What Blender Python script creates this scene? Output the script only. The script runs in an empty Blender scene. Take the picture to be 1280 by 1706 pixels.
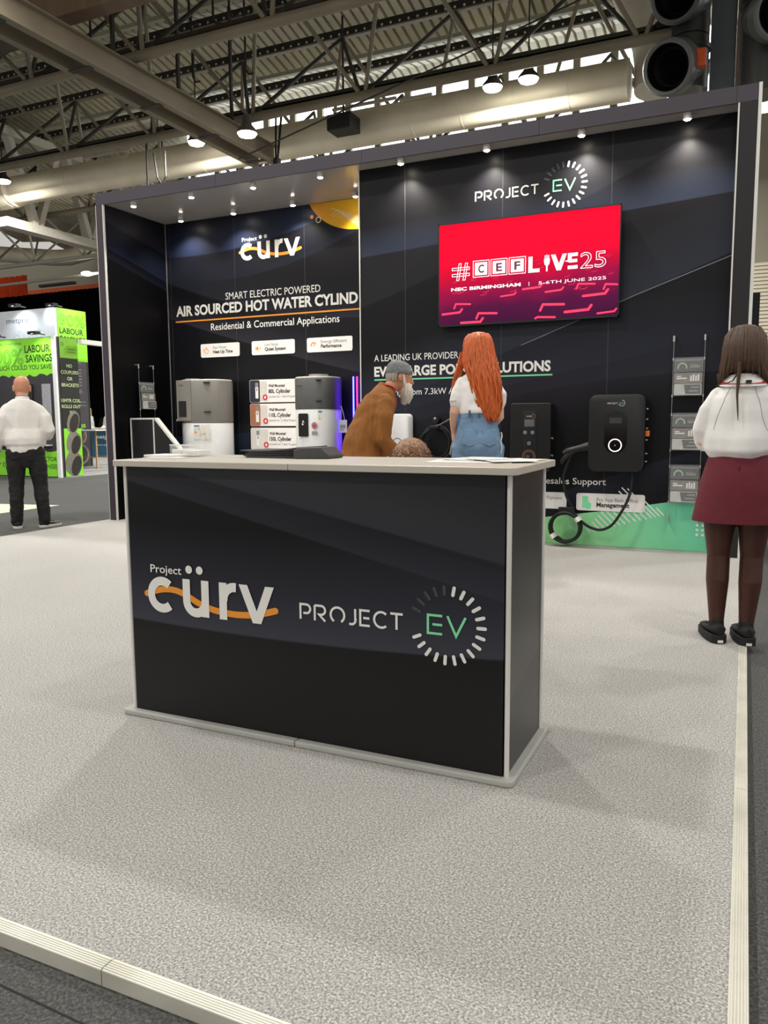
import bpy, bmesh, math, random
from mathutils import Vector, Matrix, noise

random.seed(7)
SC = bpy.context.scene
COL = SC.collection
PI = math.pi

# ------------------------------------------------------------------ camera
PLAT = 0.035                      # height of the raised carpet platform
EYE = 1.20
cam_d = bpy.data.cameras.new('camera')
cam = bpy.data.objects.new('camera', cam_d)
COL.objects.link(cam)
yaw, pitch, roll = math.radians(24.756), math.radians(6.653), math.radians(-0.3826)
fw = Vector((-math.sin(yaw) * math.cos(pitch), math.cos(yaw) * math.cos(pitch), -math.sin(pitch)))
rt = Vector((math.cos(yaw), math.sin(yaw), 0))
up = rt.cross(fw)
r2 = math.cos(roll) * rt + math.sin(roll) * up
u2 = -math.sin(roll) * rt + math.cos(roll) * up
M = Matrix((r2, u2, -fw)).transposed().to_4x4()
M.translation = (0, 0, EYE)
cam.matrix_world = M
cam_d.sensor_fit = 'VERTICAL'
cam_d.sensor_height = 24.0
cam_d.lens = 24.0 * 1300.2 / 1706.0
cam_d.clip_start = 0.05
cam_d.clip_end = 300
SC.camera = cam

# ------------------------------------------------------------------ exposure, world, lights
SC.view_settings.view_transform = 'Standard'
SC.view_settings.look = 'None'
SC.view_settings.gamma = 1
SC.view_settings.use_curve_mapping = False
SC.view_settings.exposure = 0.65
try:
    SC.cycles.max_bounces = 6
    SC.cycles.transparent_max_bounces = 12
    SC.cycles.caustics_reflective = False
    SC.cycles.caustics_refractive = False
    SC.cycles.sample_clamp_indirect = 4.0
except Exception:
    pass
W = bpy.data.worlds.new('hall_ambient')
SC.world = W
W.use_nodes = True
bg = W.node_tree.nodes['Background']
bg.inputs[0].default_value = (1.0, 0.96, 0.90, 1)
bg.inputs[1].default_value = 0.36
LAMP_W = 150.0        # each high-bay lamp of the hall
SPOT_W = 60.0         # each spotlight of the stand

def lamp(name, kind, loc, energy, color=(1, 1, 1), size=0.3, target=None, spot=None, blend=0.5, parent=None):
    d = bpy.data.lights.new(name, kind)
    d.energy = energy
    d.color = color
    if kind == 'AREA':
        d.shape = 'DISK'; d.size = size
    else:
        d.shadow_soft_size = size
    if kind == 'SPOT':
        d.spot_size = spot; d.spot_blend = blend
    o = bpy.data.objects.new(name, d)
    COL.objects.link(o)
    o.location = loc
    if target is not None:
        o.rotation_euler = (Vector(target) - Vector(loc)).to_track_quat('-Z', 'Y').to_euler()
    if parent: o.parent = parent
    return o

# ------------------------------------------------------------------ materials
def s2l(v):
    v /= 255.0
    return v / 12.92 if v <= 0.04045 else ((v + 0.055) / 1.055) ** 2.4
def rgb(c):
    return (s2l(c[0]), s2l(c[1]), s2l(c[2]), 1)
MATS = {}
def mat(name, c, rough=0.5, metal=0.0, var=0.06, scale=8.0, bump=0.0, bscale=60.0, spec=0.5, emit=None, es=0.0,
        alpha=1.0, trans=0.0, stretch=None, coat=0.0):
    if name in MATS: return MATS[name]
    m = bpy.data.materials.new(name); m.use_nodes = True
    nt = m.node_tree; b = nt.nodes['Principled BSDF']
    b.inputs['Roughness'].default_value = rough
    b.inputs['Metallic'].default_value = metal
    b.inputs['Specular IOR Level'].default_value = spec
    b.inputs['Coat Weight'].default_value = coat
    col = rgb(c)
    tc = nt.nodes.new('ShaderNodeTexCoord')
    mp = nt.nodes.new('ShaderNodeMapping')
    nt.links.new(tc.outputs['Object'], mp.inputs['Vector'])
    if stretch: mp.inputs['Scale'].default_value = stretch
    if var > 0:
        n = nt.nodes.new('ShaderNodeTexNoise'); n.inputs['Scale'].default_value = scale
        n.inputs['Detail'].default_value = 4
        nt.links.new(mp.outputs['Vector'], n.inputs['Vector'])
        r = nt.nodes.new('ShaderNodeValToRGB')
        r.color_ramp.elements[0].position = 0.3; r.color_ramp.elements[1].position = 0.7
        r.color_ramp.elements[0].color = tuple(x * (1 - var) for x in col[:3]) + (1,)
        r.color_ramp.elements[1].color = tuple(min(1, x * (1 + var)) for x in col[:3]) + (1,)
        nt.links.new(n.outputs['Fac'], r.inputs['Fac'])
        nt.links.new(r.outputs['Color'], b.inputs['Base Color'])
    else:
        b.inputs['Base Color'].default_value = col
    if bump > 0:
        n2 = nt.nodes.new('ShaderNodeTexNoise'); n2.inputs['Scale'].default_value = bscale
        n2.inputs['Detail'].default_value = 3
        nt.links.new(mp.outputs['Vector'], n2.inputs['Vector'])
        bp = nt.nodes.new('ShaderNodeBump'); bp.inputs['Strength'].default_value = bump
        bp.inputs['Distance'].default_value = 0.02
        nt.links.new(n2.outputs['Fac'], bp.inputs['Height'])
        nt.links.new(bp.outputs['Normal'], b.inputs['Normal'])
    if emit is not None:
        b.inputs['Emission Color'].default_value = rgb(emit)
        b.inputs['Emission Strength'].default_value = es
    if alpha < 1: b.inputs['Alpha'].default_value = alpha
    if trans > 0: b.inputs['Transmission Weight'].default_value = trans
    MATS[name] = m
    return m

def math_node(nt, op, a, b=None, c=None, clamp=False):
    n = nt.nodes.new('ShaderNodeMath'); n.operation = op; n.use_clamp = clamp
    for i, v in enumerate((a, b, c)):
        if v is None: continue
        if isinstance(v, (int, float)): n.inputs[i].default_value = v
        else: nt.links.new(v, n.inputs[i])
    return n.outputs[0]

def graphic_mat(name, axis, base, curves, rough=0.45, spec=0.3, top=None, seams=None):
    """printed dark graphic: each curve is (a, b, c, color, width, side): colour rises sharply at z = a + b t + c t^2 and fades out
    over width on the given side (+1 above, -1 below)."""
    m = bpy.data.materials.new(name); m.use_nodes = True
    nt = m.node_tree; bs = nt.nodes['Principled BSDF']
    bs.inputs['Roughness'].default_value = rough
    bs.inputs['Specular IOR Level'].default_value = spec
    tc = nt.nodes.new('ShaderNodeTexCoord'); sp = nt.nodes.new('ShaderNodeSeparateXYZ')
    nt.links.new(tc.outputs['Object'], sp.inputs[0])
    t = sp.outputs[axis]; z = sp.outputs['Z']
    n = nt.nodes.new('ShaderNodeTexNoise'); n.inputs['Scale'].default_value = 1.3
    nt.links.new(tc.outputs['Object'], n.inputs['Vector'])
    mix0 = nt.nodes.new('ShaderNodeMix'); mix0.data_type = 'RGBA'
    mix0.inputs[6].default_value = rgb(base[0]); mix0.inputs[7].default_value = rgb(base[1])
    nt.links.new(n.outputs['Fac'], mix0.inputs[0])
    cur = mix0.outputs[2]
    for (a, b, c, colr, wid, side) in curves:
        f = math_node(nt, 'MULTIPLY_ADD', math_node(nt, 'MULTIPLY_ADD', t, c, b), t, a)
        d = math_node(nt, 'SUBTRACT', z, f)
        if side < 0: d = math_node(nt, 'MULTIPLY', d, -1.0)
        fall = math_node(nt, 'SUBTRACT', 1.0, math_node(nt, 'DIVIDE', d, wid), clamp=True)
        step = math_node(nt, 'MULTIPLY', d, 120.0, clamp=True)
        fac = math_node(nt, 'MULTIPLY', fall, step)
        mx = nt.nodes.new('ShaderNodeMix'); mx.data_type = 'RGBA'
        nt.links.new(fac, mx.inputs[0]); nt.links.new(cur, mx.inputs[6]); mx.inputs[7].default_value = rgb(colr)
        cur = mx.outputs[2]
    if seams:
        # narrow joints between the wall panels
        p, off = seams
        mm = math_node(nt, 'PINGPONG', math_node(nt, 'SUBTRACT', t, off), p / 2.0)
        s = math_node(nt, 'LESS_THAN', mm, 0.003)
        mx = nt.nodes.new('ShaderNodeMix'); mx.data_type = 'RGBA'
        nt.links.new(math_node(nt, 'MULTIPLY', s, 0.25), mx.inputs[0]); nt.links.new(cur, mx.inputs[6]); mx.inputs[7].default_value = rgb((110, 110, 115))
        cur = mx.outputs[2]
    nt.links.new(cur, bs.inputs['Base Color'])
    return m

def carpet_mat(name, c0, c1, c2, scale=170.0, patch=0.12):
    m = bpy.data.materials.new(name); m.use_nodes = True
    nt = m.node_tree; b = nt.nodes['Principled BSDF']
    b.inputs['Roughness'].default_value = 0.95; b.inputs['Specular IOR Level'].default_value = 0.1
    tc = nt.nodes.new('ShaderNodeTexCoord')
    n = nt.nodes.new('ShaderNodeTexNoise'); n.inputs['Scale'].default_value = scale; n.inputs['Detail'].default_value = 5
    n.inputs['Roughness'].default_value = 0.7
    nt.links.new(tc.outputs['Object'], n.inputs['Vector'])
    r = nt.nodes.new('ShaderNodeValToRGB')
    e = r.color_ramp.elements
    e[0].position = 0.36; e[0].color = rgb(c0); e[1].position = 0.64; e[1].color = rgb(c2)
    x = e.new(0.5); x.color = rgb(c1)
    nt.links.new(n.outputs['Fac'], r.inputs['Fac'])
    n3 = nt.nodes.new('ShaderNodeTexNoise'); n3.inputs['Scale'].default_value = 1.1; n3.inputs['Detail'].default_value = 3
    nt.links.new(tc.outputs['Object'], n3.inputs['Vector'])
    hs = nt.nodes.new('ShaderNodeHueSaturation')
    nt.links.new(r.outputs['Color'], hs.inputs['Color'])
    nt.links.new(math_node(nt, 'MULTIPLY_ADD', n3.outputs['Fac'], patch * 2, 1 - patch), hs.inputs['Value'])
    nt.links.new(hs.outputs['Color'], b.inputs['Base Color'])
    bp = nt.nodes.new('ShaderNodeBump'); bp.inputs['Strength'].default_value = 0.6; bp.inputs['Distance'].default_value = 0.004
    nt.links.new(n.outputs['Fac'], bp.inputs['Height']); nt.links.new(bp.outputs['Normal'], b.inputs['Normal'])
    return m

def emit_mat(name, c, strength):
    if name in MATS: return MATS[name]
    m = bpy.data.materials.new(name); m.use_nodes = True
    nt = m.node_tree; b = nt.nodes['Principled BSDF']
    b.inputs['Base Color'].default_value = (0.02, 0.02, 0.02, 1)
    b.inputs['Emission Color'].default_value = rgb(c); b.inputs['Emission Strength'].default_value = strength
    MATS[name] = m
    return m

# ------------------------------------------------------------------ mesh building
def frame_for(d, hint=None):
    d = Vector(d).normalized()
    h = Vector(hint) if hint is not None else (Vector((0, 0, 1)) if abs(d.z) < 0.9 else Vector((0, 1, 0)))
    a = h - d * h.dot(d)
    if a.length < 1e-6:
        h = Vector((1, 0, 0)); a = h - d * h.dot(d)
    a.normalize()
    return d.cross(a).normalized(), a       # side, up

class MB:
    def __init__(self): self.v = []; self.f = []; self.mi = []; self.cm = 0
    def add(self, vs, fs):
        o = len(self.v); self.v += [tuple(x) for x in vs]
        for q in fs: self.f.append(tuple(i + o for i in q)); self.mi.append(self.cm)
        return self
    def box(self, x0, x1, y0, y1, z0, z1):
        vs = [(x, y, z) for x in (x0, x1) for y in (y0, y1) for z in (z0, z1)]
        return self.add(vs, [(0, 1, 3, 2), (4, 6, 7, 5), (0, 4, 5, 1), (2, 3, 7, 6), (0, 2, 6, 4), (1, 5, 7, 3)])
    def bar(self, p0, p1, w, h, hint=None):
        p0 = Vector(p0); p1 = Vector(p1); s, u = frame_for(p1 - p0, hint)
        vs = [p + s * (a * w / 2) + u * (b * h / 2) for p in (p0, p1) for a, b in ((-1, -1), (1, -1), (1, 1), (-1, 1))]
        return self.add(vs, [(0, 3, 2, 1), (4, 5, 6, 7), (0, 1, 5, 4), (1, 2, 6, 5), (2, 3, 7, 6), (3, 0, 4, 7)])
    def rings(self, rs, closed=True, cap=True):
        n = len(rs[0]); vs = [p for r in rs for p in r]; fs = []
        for i in range(len(rs) - 1):
            for j in range(n if closed else n - 1):
                k = (j + 1) % n
                fs.append((i * n + j, i * n + k, (i + 1) * n + k, (i + 1) * n + j))
        if cap:
            fs.append(tuple(range(n - 1, -1, -1))); fs.append(tuple((len(rs) - 1) * n + j for j in range(n)))
        return self.add(vs, fs)
    def cyl(self, p0, p1, r0, r1=None, n=16, cap=True):
        if r1 is None: r1 = r0
        p0 = Vector(p0); p1 = Vector(p1); s, u = frame_for(p1 - p0)
        rs = [[p + (s * math.cos(2 * PI * j / n) + u * math.sin(2 * PI * j / n)) * r for j in range(n)] for p, r in ((p0, r0), (p1, r1))]
        return self.rings(rs, cap=cap)
    def tube(self, pts, rad, n=10, cap=True, flat=1.0, hint=None, dome=False):
        pts = [Vector(p) for p in pts]
        if isinstance(rad, (int, float)): rad = [rad] * len(pts)
        rs = []; u = None
        if dome:
            d0 = (pts[0] - pts[1]).normalized(); d1 = (pts[-1] - pts[-2]).normalized()
            def rr(r): return r[0] if isinstance(r, tuple) else r
            a = rr(rad[0]); b = rr(rad[-1])
            sc = lambda r, k: (r[0] * k, r[1] * k) if isinstance(r, tuple) else r * k
            pts = [pts[0] + d0 * a * .95, pts[0] + d0 * a * .7] + pts + [pts[-1] + d1 * b * .7, pts[-1] + d1 * b * .95]
            rad = [sc(rad[0], .3), sc(rad[0], .72)] + list(rad) + [sc(rad[-1], .72), sc(rad[-1], .3)]
        for i, p in enumerate(pts):
            t = (pts[min(i + 1, len(pts) - 1)] - pts[max(i - 1, 0)])
            if t.length < 1e-9: t = Vector((0, 0, 1))
            t.normalize()
            if u is None: s, u = frame_for(t, hint)
            else:
                u = (u - t * u.dot(t)).normalized(); s = t.cross(u).normalized()
            r = rad[i]
            ra, rb = r if isinstance(r, tuple) else (r, r * flat)
            rs.append([p + s * (math.cos(2 * PI * j / n) * ra) + u * (math.sin(2 * PI * j / n) * rb) for j in range(n)])
        return self.rings(rs, cap=cap)
    def lathe(self, prof, c=(0, 0, 0), axis=(0, 0, 1), n=24, cap=False):
        c = Vector(c); ax = Vector(axis).normalized(); s, u = frame_for(ax)
        rs = [[c + ax * h + (s * math.cos(2 * PI * j / n) + u * math.sin(2 * PI * j / n)) * max(r, 1e-4) for j in range(n)] for r, h in prof]
        return self.rings(rs, cap=cap)
    def ell(self, c, r, n=16, m=10, rot=None):
        c = Vector(c); rs = []
        for i in range(m + 1):
            a = -PI / 2 + PI * i / m; k = max(math.cos(a), 0.02)
            ring = []
            for j in range(n):
                q = Vector((r[0] * k * math.cos(2 * PI * j / n), r[1] * k * math.sin(2 * PI * j / n), r[2] * math.sin(a)))
                if rot is not None: q = rot @ q
                ring.append(c + q)
            rs.append(ring)
        return self.rings(rs)
    def prism(self, poly, d):
        """polygon (3-d points) pushed along vector d"""
        d = Vector(d); p = [Vector(q) for q in poly]; n = len(p)
        vs = p + [q + d for q in p]
        fs = [tuple(range(n)), tuple(range(2 * n - 1, n - 1, -1))] + [(i, i + n, (i + 1) % n + n, (i + 1) % n) for i in range(n)]
        return self.add(vs, fs)
    def mesh(self, name, off=(0, 0, 0), bevel=0, smooth=False, seg=2, sharp=40):
        me = bpy.data.meshes.new(name)
        o = Vector(off)
        me.from_pydata([tuple(Vector(v) - o) for v in self.v], [], self.f)
        me.polygons.foreach_set('material_index', self.mi)
        bm = bmesh.new(); bm.from_mesh(me)
        bmesh.ops.recalc_face_normals(bm, faces=bm.faces)
        if bevel > 0:
            es = [e for e in bm.edges if len(e.link_faces) == 2 and e.calc_face_angle(0) > math.radians(30)]
            bmesh.ops.bevel(bm, geom=es, offset=bevel, segments=seg, affect='EDGES', profile=0.5, clamp_overlap=True)
        bm.to_mesh(me); bm.free()
        if smooth:
            me.polygons.foreach_set('use_smooth', [True] * len(me.polygons))
            try: me.set_sharp_from_angle(angle=math.radians(sharp))
            except Exception: pass
        me.update()
        return me

ORG = {}
def link(name, me, m, parent=None):
    o = bpy.data.objects.new(name, me); COL.objects.link(o)
    for x in (m if isinstance(m, (list, tuple)) else [m]): me.materials.append(x)
    if parent is not None: o.parent = parent
    return o
def root_off(parent):
    q = parent
    while q.parent is not None: q = q.parent
    return ORG.get(q.name, Vector((0, 0, 0)))
def part(name, mb, m, parent, bevel=0, smooth=False, seg=2, label=None, sharp=40):
    o = link(name, mb.mesh(name, root_off(parent), bevel, smooth, seg, sharp), m, parent)
    if label: o['label'] = label
    return o
def tag(o, label, cat, group=None):
    o['label'] = label; o['category'] = cat
    if group: o['group'] = group
    return o
def thing(name, label, cat, loc=(0, 0, 0), group=None):
    o = bpy.data.objects.new(name, None); COL.objects.link(o)
    o.location = loc; o.empty_display_size = 0.1
    ORG[o.name] = Vector(loc)
    return tag(o, label, cat, group)
def solo(name, mb, m, label, cat, group=None, loc=(0, 0, 0), bevel=0, smooth=False, seg=2):
    o = link(name, mb.mesh(name, loc, bevel, smooth, seg), m)
    o.location = loc
    return tag(o, label, cat, group)
def struct(name, mb, m, bevel=0, smooth=False, parent=None):
    o = link(name, mb.mesh(name, (0, 0, 0), bevel, smooth), m, parent)
    if parent is None: o['kind'] = 'structure'
    return o
def copy_tree(src, loc, rz=None, label=None, group=None):
    r = src.copy(); COL.objects.link(r); r.location = loc
    if rz is not None: r.rotation_euler = (0, 0, rz)
    if label: r['label'] = label
    if group: r['group'] = group
    for ch in list(src.children):
        c = ch.copy(); COL.objects.link(c); c.parent = r
        for g in list(ch.children):
            d = g.copy(); COL.objects.link(d); d.parent = c
    return r

# ------------------------------------------------------------------ prints on flat faces
class Print:
    """flat printed shapes on a plane: origin o, axes ux, uy; lies a hair in front of the face"""
    def __init__(self, o, ux, uy, lift=0.0015):
        self.o = Vector(o); self.ux = Vector(ux).normalized(); self.uy = Vector(uy).normalized()
        self.n = self.ux.cross(self.uy); self.lift = lift; self.mb = MB(); self.k = 0
    def P(self, u, v): return self.o + self.ux * u + self.uy * v + self.n * (self.lift + self.k * 2.5e-5)
    def layer(self, k): self.lift = 0.0015 + 0.0008 * k; return self
    def poly(self, pts): self.k += 1; self.mb.add([self.P(*p) for p in pts], [tuple(range(len(pts)))]); return self
    def rect(self, u0, v0, u1, v1): return self.poly([(u0, v0), (u1, v0), (u1, v1), (u0, v1)])
    def rrect(self, u0, v0, u1, v1, r, n=6):
        pts = []
        for cx_, cy_, a0 in ((u1 - r, v0 + r, -90), (u1 - r, v1 - r, 0), (u0 + r, v1 - r, 90), (u0 + r, v0 + r, 180)):
            for i in range(n + 1):
                a = math.radians(a0 + 90 * i / n); pts.append((cx_ + r * math.cos(a), cy_ + r * math.sin(a)))
        return self.poly(pts)
    def disc(self, u, v, r, n=28): return self.poly([(u + r * math.cos(2 * PI * i / n), v + r * math.sin(2 * PI * i / n)) for i in range(n)])
    def ring(self, u, v, r0, r1, a0=0, a1=360, n=40):
        return self.stroke([(u + (r0 + r1) / 2 * math.cos(math.radians(a0 + (a1 - a0) * i / n)), v + (r0 + r1) / 2 * math.sin(math.radians(a0 + (a1 - a0) * i / n))) for i in range(n + 1)], r1 - r0)
    def stroke(self, pts, w, round_ends=False):
        self.k += 1
        P = []
        for p in pts:
            q = Vector((p[0], p[1]))
            if not P or (q - P[-1]).length > 1e-6: P.append(q)
        n = len(P); L = []; R = []
        for i in range(n):
            a = (P[i] - P[i - 1]).normalized() if i > 0 else None
            b = (P[i + 1] - P[i]).normalized() if i < n - 1 else None
            if a is None: a = b
            if b is None: b = a
            na = Vector((-a.y, a.x)); nb = Vector((-b.y, b.x)); mm = na + nb
            if mm.length < 1e-6: mm = na
            mm.normalize(); k = min(1.0 / max(mm.dot(na), 0.35), 2.5)
            L.append(P[i] + mm * (w / 2 * k)); R.append(P[i] - mm * (w / 2 * k))
        vs = [self.P(*q) for q in L] + [self.P(*q) for q in R]
        self.mb.add(vs, [(i, n + i, n + i + 1, i + 1) for i in range(n - 1)])
        if round_ends:
            self.disc(P[0].x, P[0].y, w / 2, 14); self.disc(P[-1].x, P[-1].y, w / 2, 14)
        return self
    def text(self, s, u0, v0, cap, u1=None, bold=0.0, align='L', outline=0):
        cu = bpy.data.curves.new('t', 'FONT'); cu.body = s; cu.size = 1.0; cu.offset = bold; cu.resolution_u = 3
        ob = bpy.data.objects.new('t', cu); COL.objects.link(ob)
        dg = bpy.context.evaluated_depsgraph_get(); dg.update()
        me = bpy.data.meshes.new_from_object(ob.evaluated_get(dg))
        xs = [v.co.x for v in me.vertices]
        x0, x1 = min(xs), max(xs)
        sy = cap / 0.73
        sx = sy if u1 is None else (u1 - u0) / (x1 - x0)
        if u1 is None and align == 'C': u0 = u0 - (x1 - x0) * sx / 2
        if u1 is None and align == 'R': u0 = u0 - (x1 - x0) * sx
        self.mb.add([self.P(u0 + (v.co.x - x0) * sx, v0 + v.co.y * sy) for v in me.vertices], [tuple(p.vertices) for p in me.polygons])
        bpy.data.objects.remove(ob); bpy.data.curves.remove(cu); bpy.data.meshes.remove(me)
        return self
    def outline_text(self, s, u0, v0, cap, w, u1):
        """letters drawn as an outline only"""
        cu = bpy.data.curves.new('t', 'FONT'); cu.body = s; cu.size = 1.0; cu.fill_mode = 'NONE'; cu.resolution_u = 3
        ob = bpy.data.objects.new('t', cu); COL.objects.link(ob)
        dg = bpy.context.evaluated_depsgraph_get(); dg.update()
        me = bpy.data.meshes.new_from_object(ob.evaluated_get(dg))
        xs = [v.co.x for v in me.vertices]; x0, x1 = min(xs), max(xs)
        sy = cap / 0.73; sx = (u1 - u0) / (x1 - x0)
        for e in me.edges:
            a, b = me.vertices[e.vertices[0]].co, me.vertices[e.vertices[1]].co
            self.stroke([(u0 + (a.x - x0) * sx, v0 + a.y * sy), (u0 + (b.x - x0) * sx, v0 + b.y * sy)], w)
        bpy.data.objects.remove(ob); bpy.data.curves.remove(cu); bpy.data.meshes.remove(me)
        return self
    def build(self, name, m, parent, label=None):
        me = bpy.data.meshes.new(name)
        off = root_off(parent)
        me.from_pydata([tuple(Vector(v) - off) for v in self.mb.v], [], self.mb.f)
        me.update()
        o = link(name, me, m, parent)
        if label: o['label'] = label
        return o

WHITE_INK = mat('white print', (236, 235, 230), 0.6, var=0.02)
ORANGE_INK = mat('orange print', (238, 150, 45), 0.6, var=0.03)
GREEN_INK = mat('mint green print', (132, 228, 172), 0.6, var=0.03)
DIM_INK = mat('faint grey print', (62, 62, 68), 0.6, var=0.02)
DARK_INK = mat('dark print', (45, 45, 50), 0.6, var=0.03)
GREY_INK = mat('mid grey print', (140, 138, 136), 0.6, var=0.03)
RED_INK = mat('red print', (205, 50, 66), 0.6, var=0.03)
LABEL_WHITE = mat('white label panel', (240, 238, 235), 0.5, var=0.02)

def arc(cx, cy, r, a0, a1, n=12):
    return [(cx + r * math.cos(math.radians(a0 + (a1 - a0) * i / n)), cy + r * math.sin(math.radians(a0 + (a1 - a0) * i / n))) for i in range(n + 1)]

def wave_logo(o, ux, uy, k, parent):
    """round white letters with an orange ribbon weaving behind; k scales a 0.6 m wide design"""
    W_ = Print(o, ux, uy); W_.layer(3)
    O_ = Print(o, ux, uy); O_.layer(1)
    w = 0.034 * k
    S = lambda pts: [(a * k, b * k) for a, b in pts]
    wave = []
    key = [(0.006, .068), (.05, .082), (.10, .092), (.15, .09), (.20, .075), (.25, .052), (.31, .034), (.37, .026), (.43, .024), (.50, .03), (.55, .042), (.592, .054)]
    for i in range(len(key) - 1):
        p0 = key[max(i - 1, 0)]; p1 = key[i]; p2 = key[i + 1]; p3 = key[min(i + 2, len(key) - 1)]
        for s in range(4):
            t = s / 4
            f = lambda a, b, c, d: 0.5 * ((2 * b) + (-a + c) * t + (2 * a - 5 * b + 4 * c - d) * t * t + (-a + 3 * b - 3 * c + d) * t ** 3)
            wave.append((f(p0[0], p1[0], p2[0], p3[0]), f(p0[1], p1[1], p2[1], p3[1])))
    wave.append(key[-1])
    O_.stroke(S(wave), 0.024 * k, True)
    W_.stroke(S(arc(.083, .069, .053, 48, 312, 28)), w)                    # c
    W_.stroke(S([(.199, .139), (.199, .056)] + arc(.242, .056, .043, 180, 360, 14) + [(.285, .139)]), w)   # u
    W_.stroke(S([(.285, .08), (.285, 0)]), w)
    W_.stroke(S([(.366, .139), (.366, 0)]), w)                               # r
    W_.stroke(S([(.366, .07)] + arc(.418, .076, .049, 178, 82, 12)), w)
    W_.poly(S([(.437, .139), (.474, .139), (.513, .045), (.513, 0), (.495, 0)]))   # v
    W_.poly(S([(.513, 0), (.513, .045), (.551, .139), (.588, .139), (.531, 0)]))
    W_.disc(.213 * k, .176 * k, .0155 * k); W_.disc(.262 * k, .176 * k, .0155 * k)
    W_.text('Project', .03 * k, .154 * k, .032 * k, u1=.178 * k, bold=0.01)
    a = W_.build('logo_lettering', WHITE_INK, parent)
    b = O_.build('logo_ribbon', ORANGE_INK, parent, 'orange ribbon woven behind the white letters')
    return a, b

def ring_logo(o, ux, uy, k, parent, green=None, small=False):
    """thin outlined word beside a green pair of letters inside a ring of ticks; k scales a design 0.69 m wide"""
    W_ = Print(o, ux, uy); W_.layer(1)
    G_ = Print(o, ux, uy); G_.layer(1)
    D_ = Print(o, ux, uy); D_.layer(1)
    h = 0.058 * k; w = 0.0082 * k
    def T(x, pts): return [((x + a) * h, b * h) for a, b in pts]
    x = 0.0
    W_.stroke(T(x, [(0, 0), (0, .93), (.42, .93)] + arc(.42, .66, .27, 90, -90, 10) + [(.2, .39)]), w); x += 1.0
    W_.stroke(T(x, [(0, 0), (0, .93)]), w)
    W_.stroke(T(x, [(0, .93), (.45, .93)] + arc(.45, .66, .27, 90, -90, 10) + [(.3, .39), (.72, 0)]), w); x += 1.1
    W_.stroke(T(x, arc(.46, .48, .46, -58, 238, 30)), w); x += 1.13
    W_.stroke(T(x, [(.52, .96), (.52, .3)] + arc(.26, .3, .28, 0, -120, 10)), w); x += 0.85
    W_.stroke(T(x, [(.62, .93), (0, .93), (0, .03), (.62, .03)]), w); W_.stroke(T(x, [(.2, .48), (.6, .48)]), w); x += 0.9
    W_.stroke(T(x, arc(.47, .48, .46, 48, 312, 26)), w); x += 1.05
    W_.stroke(T(x, [(0, .93), (.78, .93)]), w); W_.stroke(T(x, [(.39, .93), (.39, 0)]), w)
    cx_, cy_ = .553 * k, .033 * k
    R0, R1 = .104 * k, .128 * k
    for i in range(21):
        a = math.radians(79.7 - 15.75 * i) if i < 16 else math.radians(79.7 + 15.75 * (i - 15))
        (W_ if i < 16 else D_).stroke([(cx_ + r * math.cos(a), cy_ + r * math.sin(a)) for r in (R0, R1)], .0115 * k, True)
    gx = .485 * k; gy = 0.0; gh = .066 * k
    G_.stroke([(gx + .05 * k, gy + gh * .95), (gx, gy + gh * .95), (gx, gy + gh * .03), (gx + .05 * k, gy + gh * .03)], w)
    G_.stroke([(gx + .016 * k, gy + gh * .49), (gx + .05 * k, gy + gh * .49)], w)
    G_.stroke([(gx + .068 * k, gy + gh * .98), (gx + .098 * k, gy), (gx + .130 * k, gy + gh * .98)], w)
    W_.build('logo_lettering', WHITE_INK, parent)
    G_.build('logo_initials', GREEN_INK, parent, 'mint green letters in the ring')
    if not small: D_.build('logo_faint_ticks', DIM_INK, parent, 'faint grey ticks of the ring')

# ================================================================== SETTING
HALL_FLOOR = carpet_mat('dark hall carpet', (64, 64, 64), (84, 84, 83), (110, 110, 108), 120, 0.10)
GREY_CARPET = carpet_mat('grey stand carpet', (120, 119, 118), (170, 168, 165), (220, 218, 214), 170, 0.07)
ALU = mat('brushed aluminium edging', (222, 220, 208), 0.45, 0.3, var=0.12, scale=6, stretch=(1, 1, 1))
WHITE_TRIM = mat('white aluminium trim', (226, 224, 220), 0.4, 0.1, var=0.03)
FASCIA = mat('plum grey fascia board', (64, 58, 68), 0.55, var=0.05, scale=2)
SOFFIT = mat('glossy pale grey soffit', (176, 172, 168), 0.16, var=0.02, spec=0.6)

struct('floor', MB().box(-60, 14, -8, 42, -0.2, 0.0), HALL_FLOOR)
mb = MB().box(-6.98, 0.02, 1.186, 8.30, 0.0, PLAT)
struct('floor_platform', mb, GREY_CARPET)
# ridged aluminium edging along the front and the open side of the platform
def edging(front):
    out = []
    if front:
        segs = [(-7.0, -4.0), (-3.997, -1.205), (-1.202, 0.056)]
    else:
        segs = [(1.186, 2.60), (2.603, 4.35), (4.353, 6.2), (6.203, 7.10)]
    for a, b in segs:
        m_ = MB()
        # profile across the strip: five low ribs on a flat top and a plain outer face
        prof = [(0.0, PLAT + .002)]
        for i in range(5):
            t = .004 + i * .0062
            prof += [(t, PLAT + .002), (t + .0012, PLAT + .0042), (t + .0042, PLAT + .0042), (t + .0054, PLAT + .002)]
        prof += [(.0375, PLAT + .002), (.0385, PLAT), (.0385, 0.0), (0.0, 0.0)]
        if front: pts = [(a, 1.186 - t, z) for t, z in prof]; d = (b - a, 0, 0)
        else: pts = [(0.0175 + t, a, z) for t, z in prof]; d = (0, b - a, 0)
        m_.prism(pts, d)
        out.append(m_)
    return out
k = 1
for fr in (True, False):
    for m_ in edging(fr):
        struct('trim_%d' % k, m_, ALU); k += 1
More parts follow.
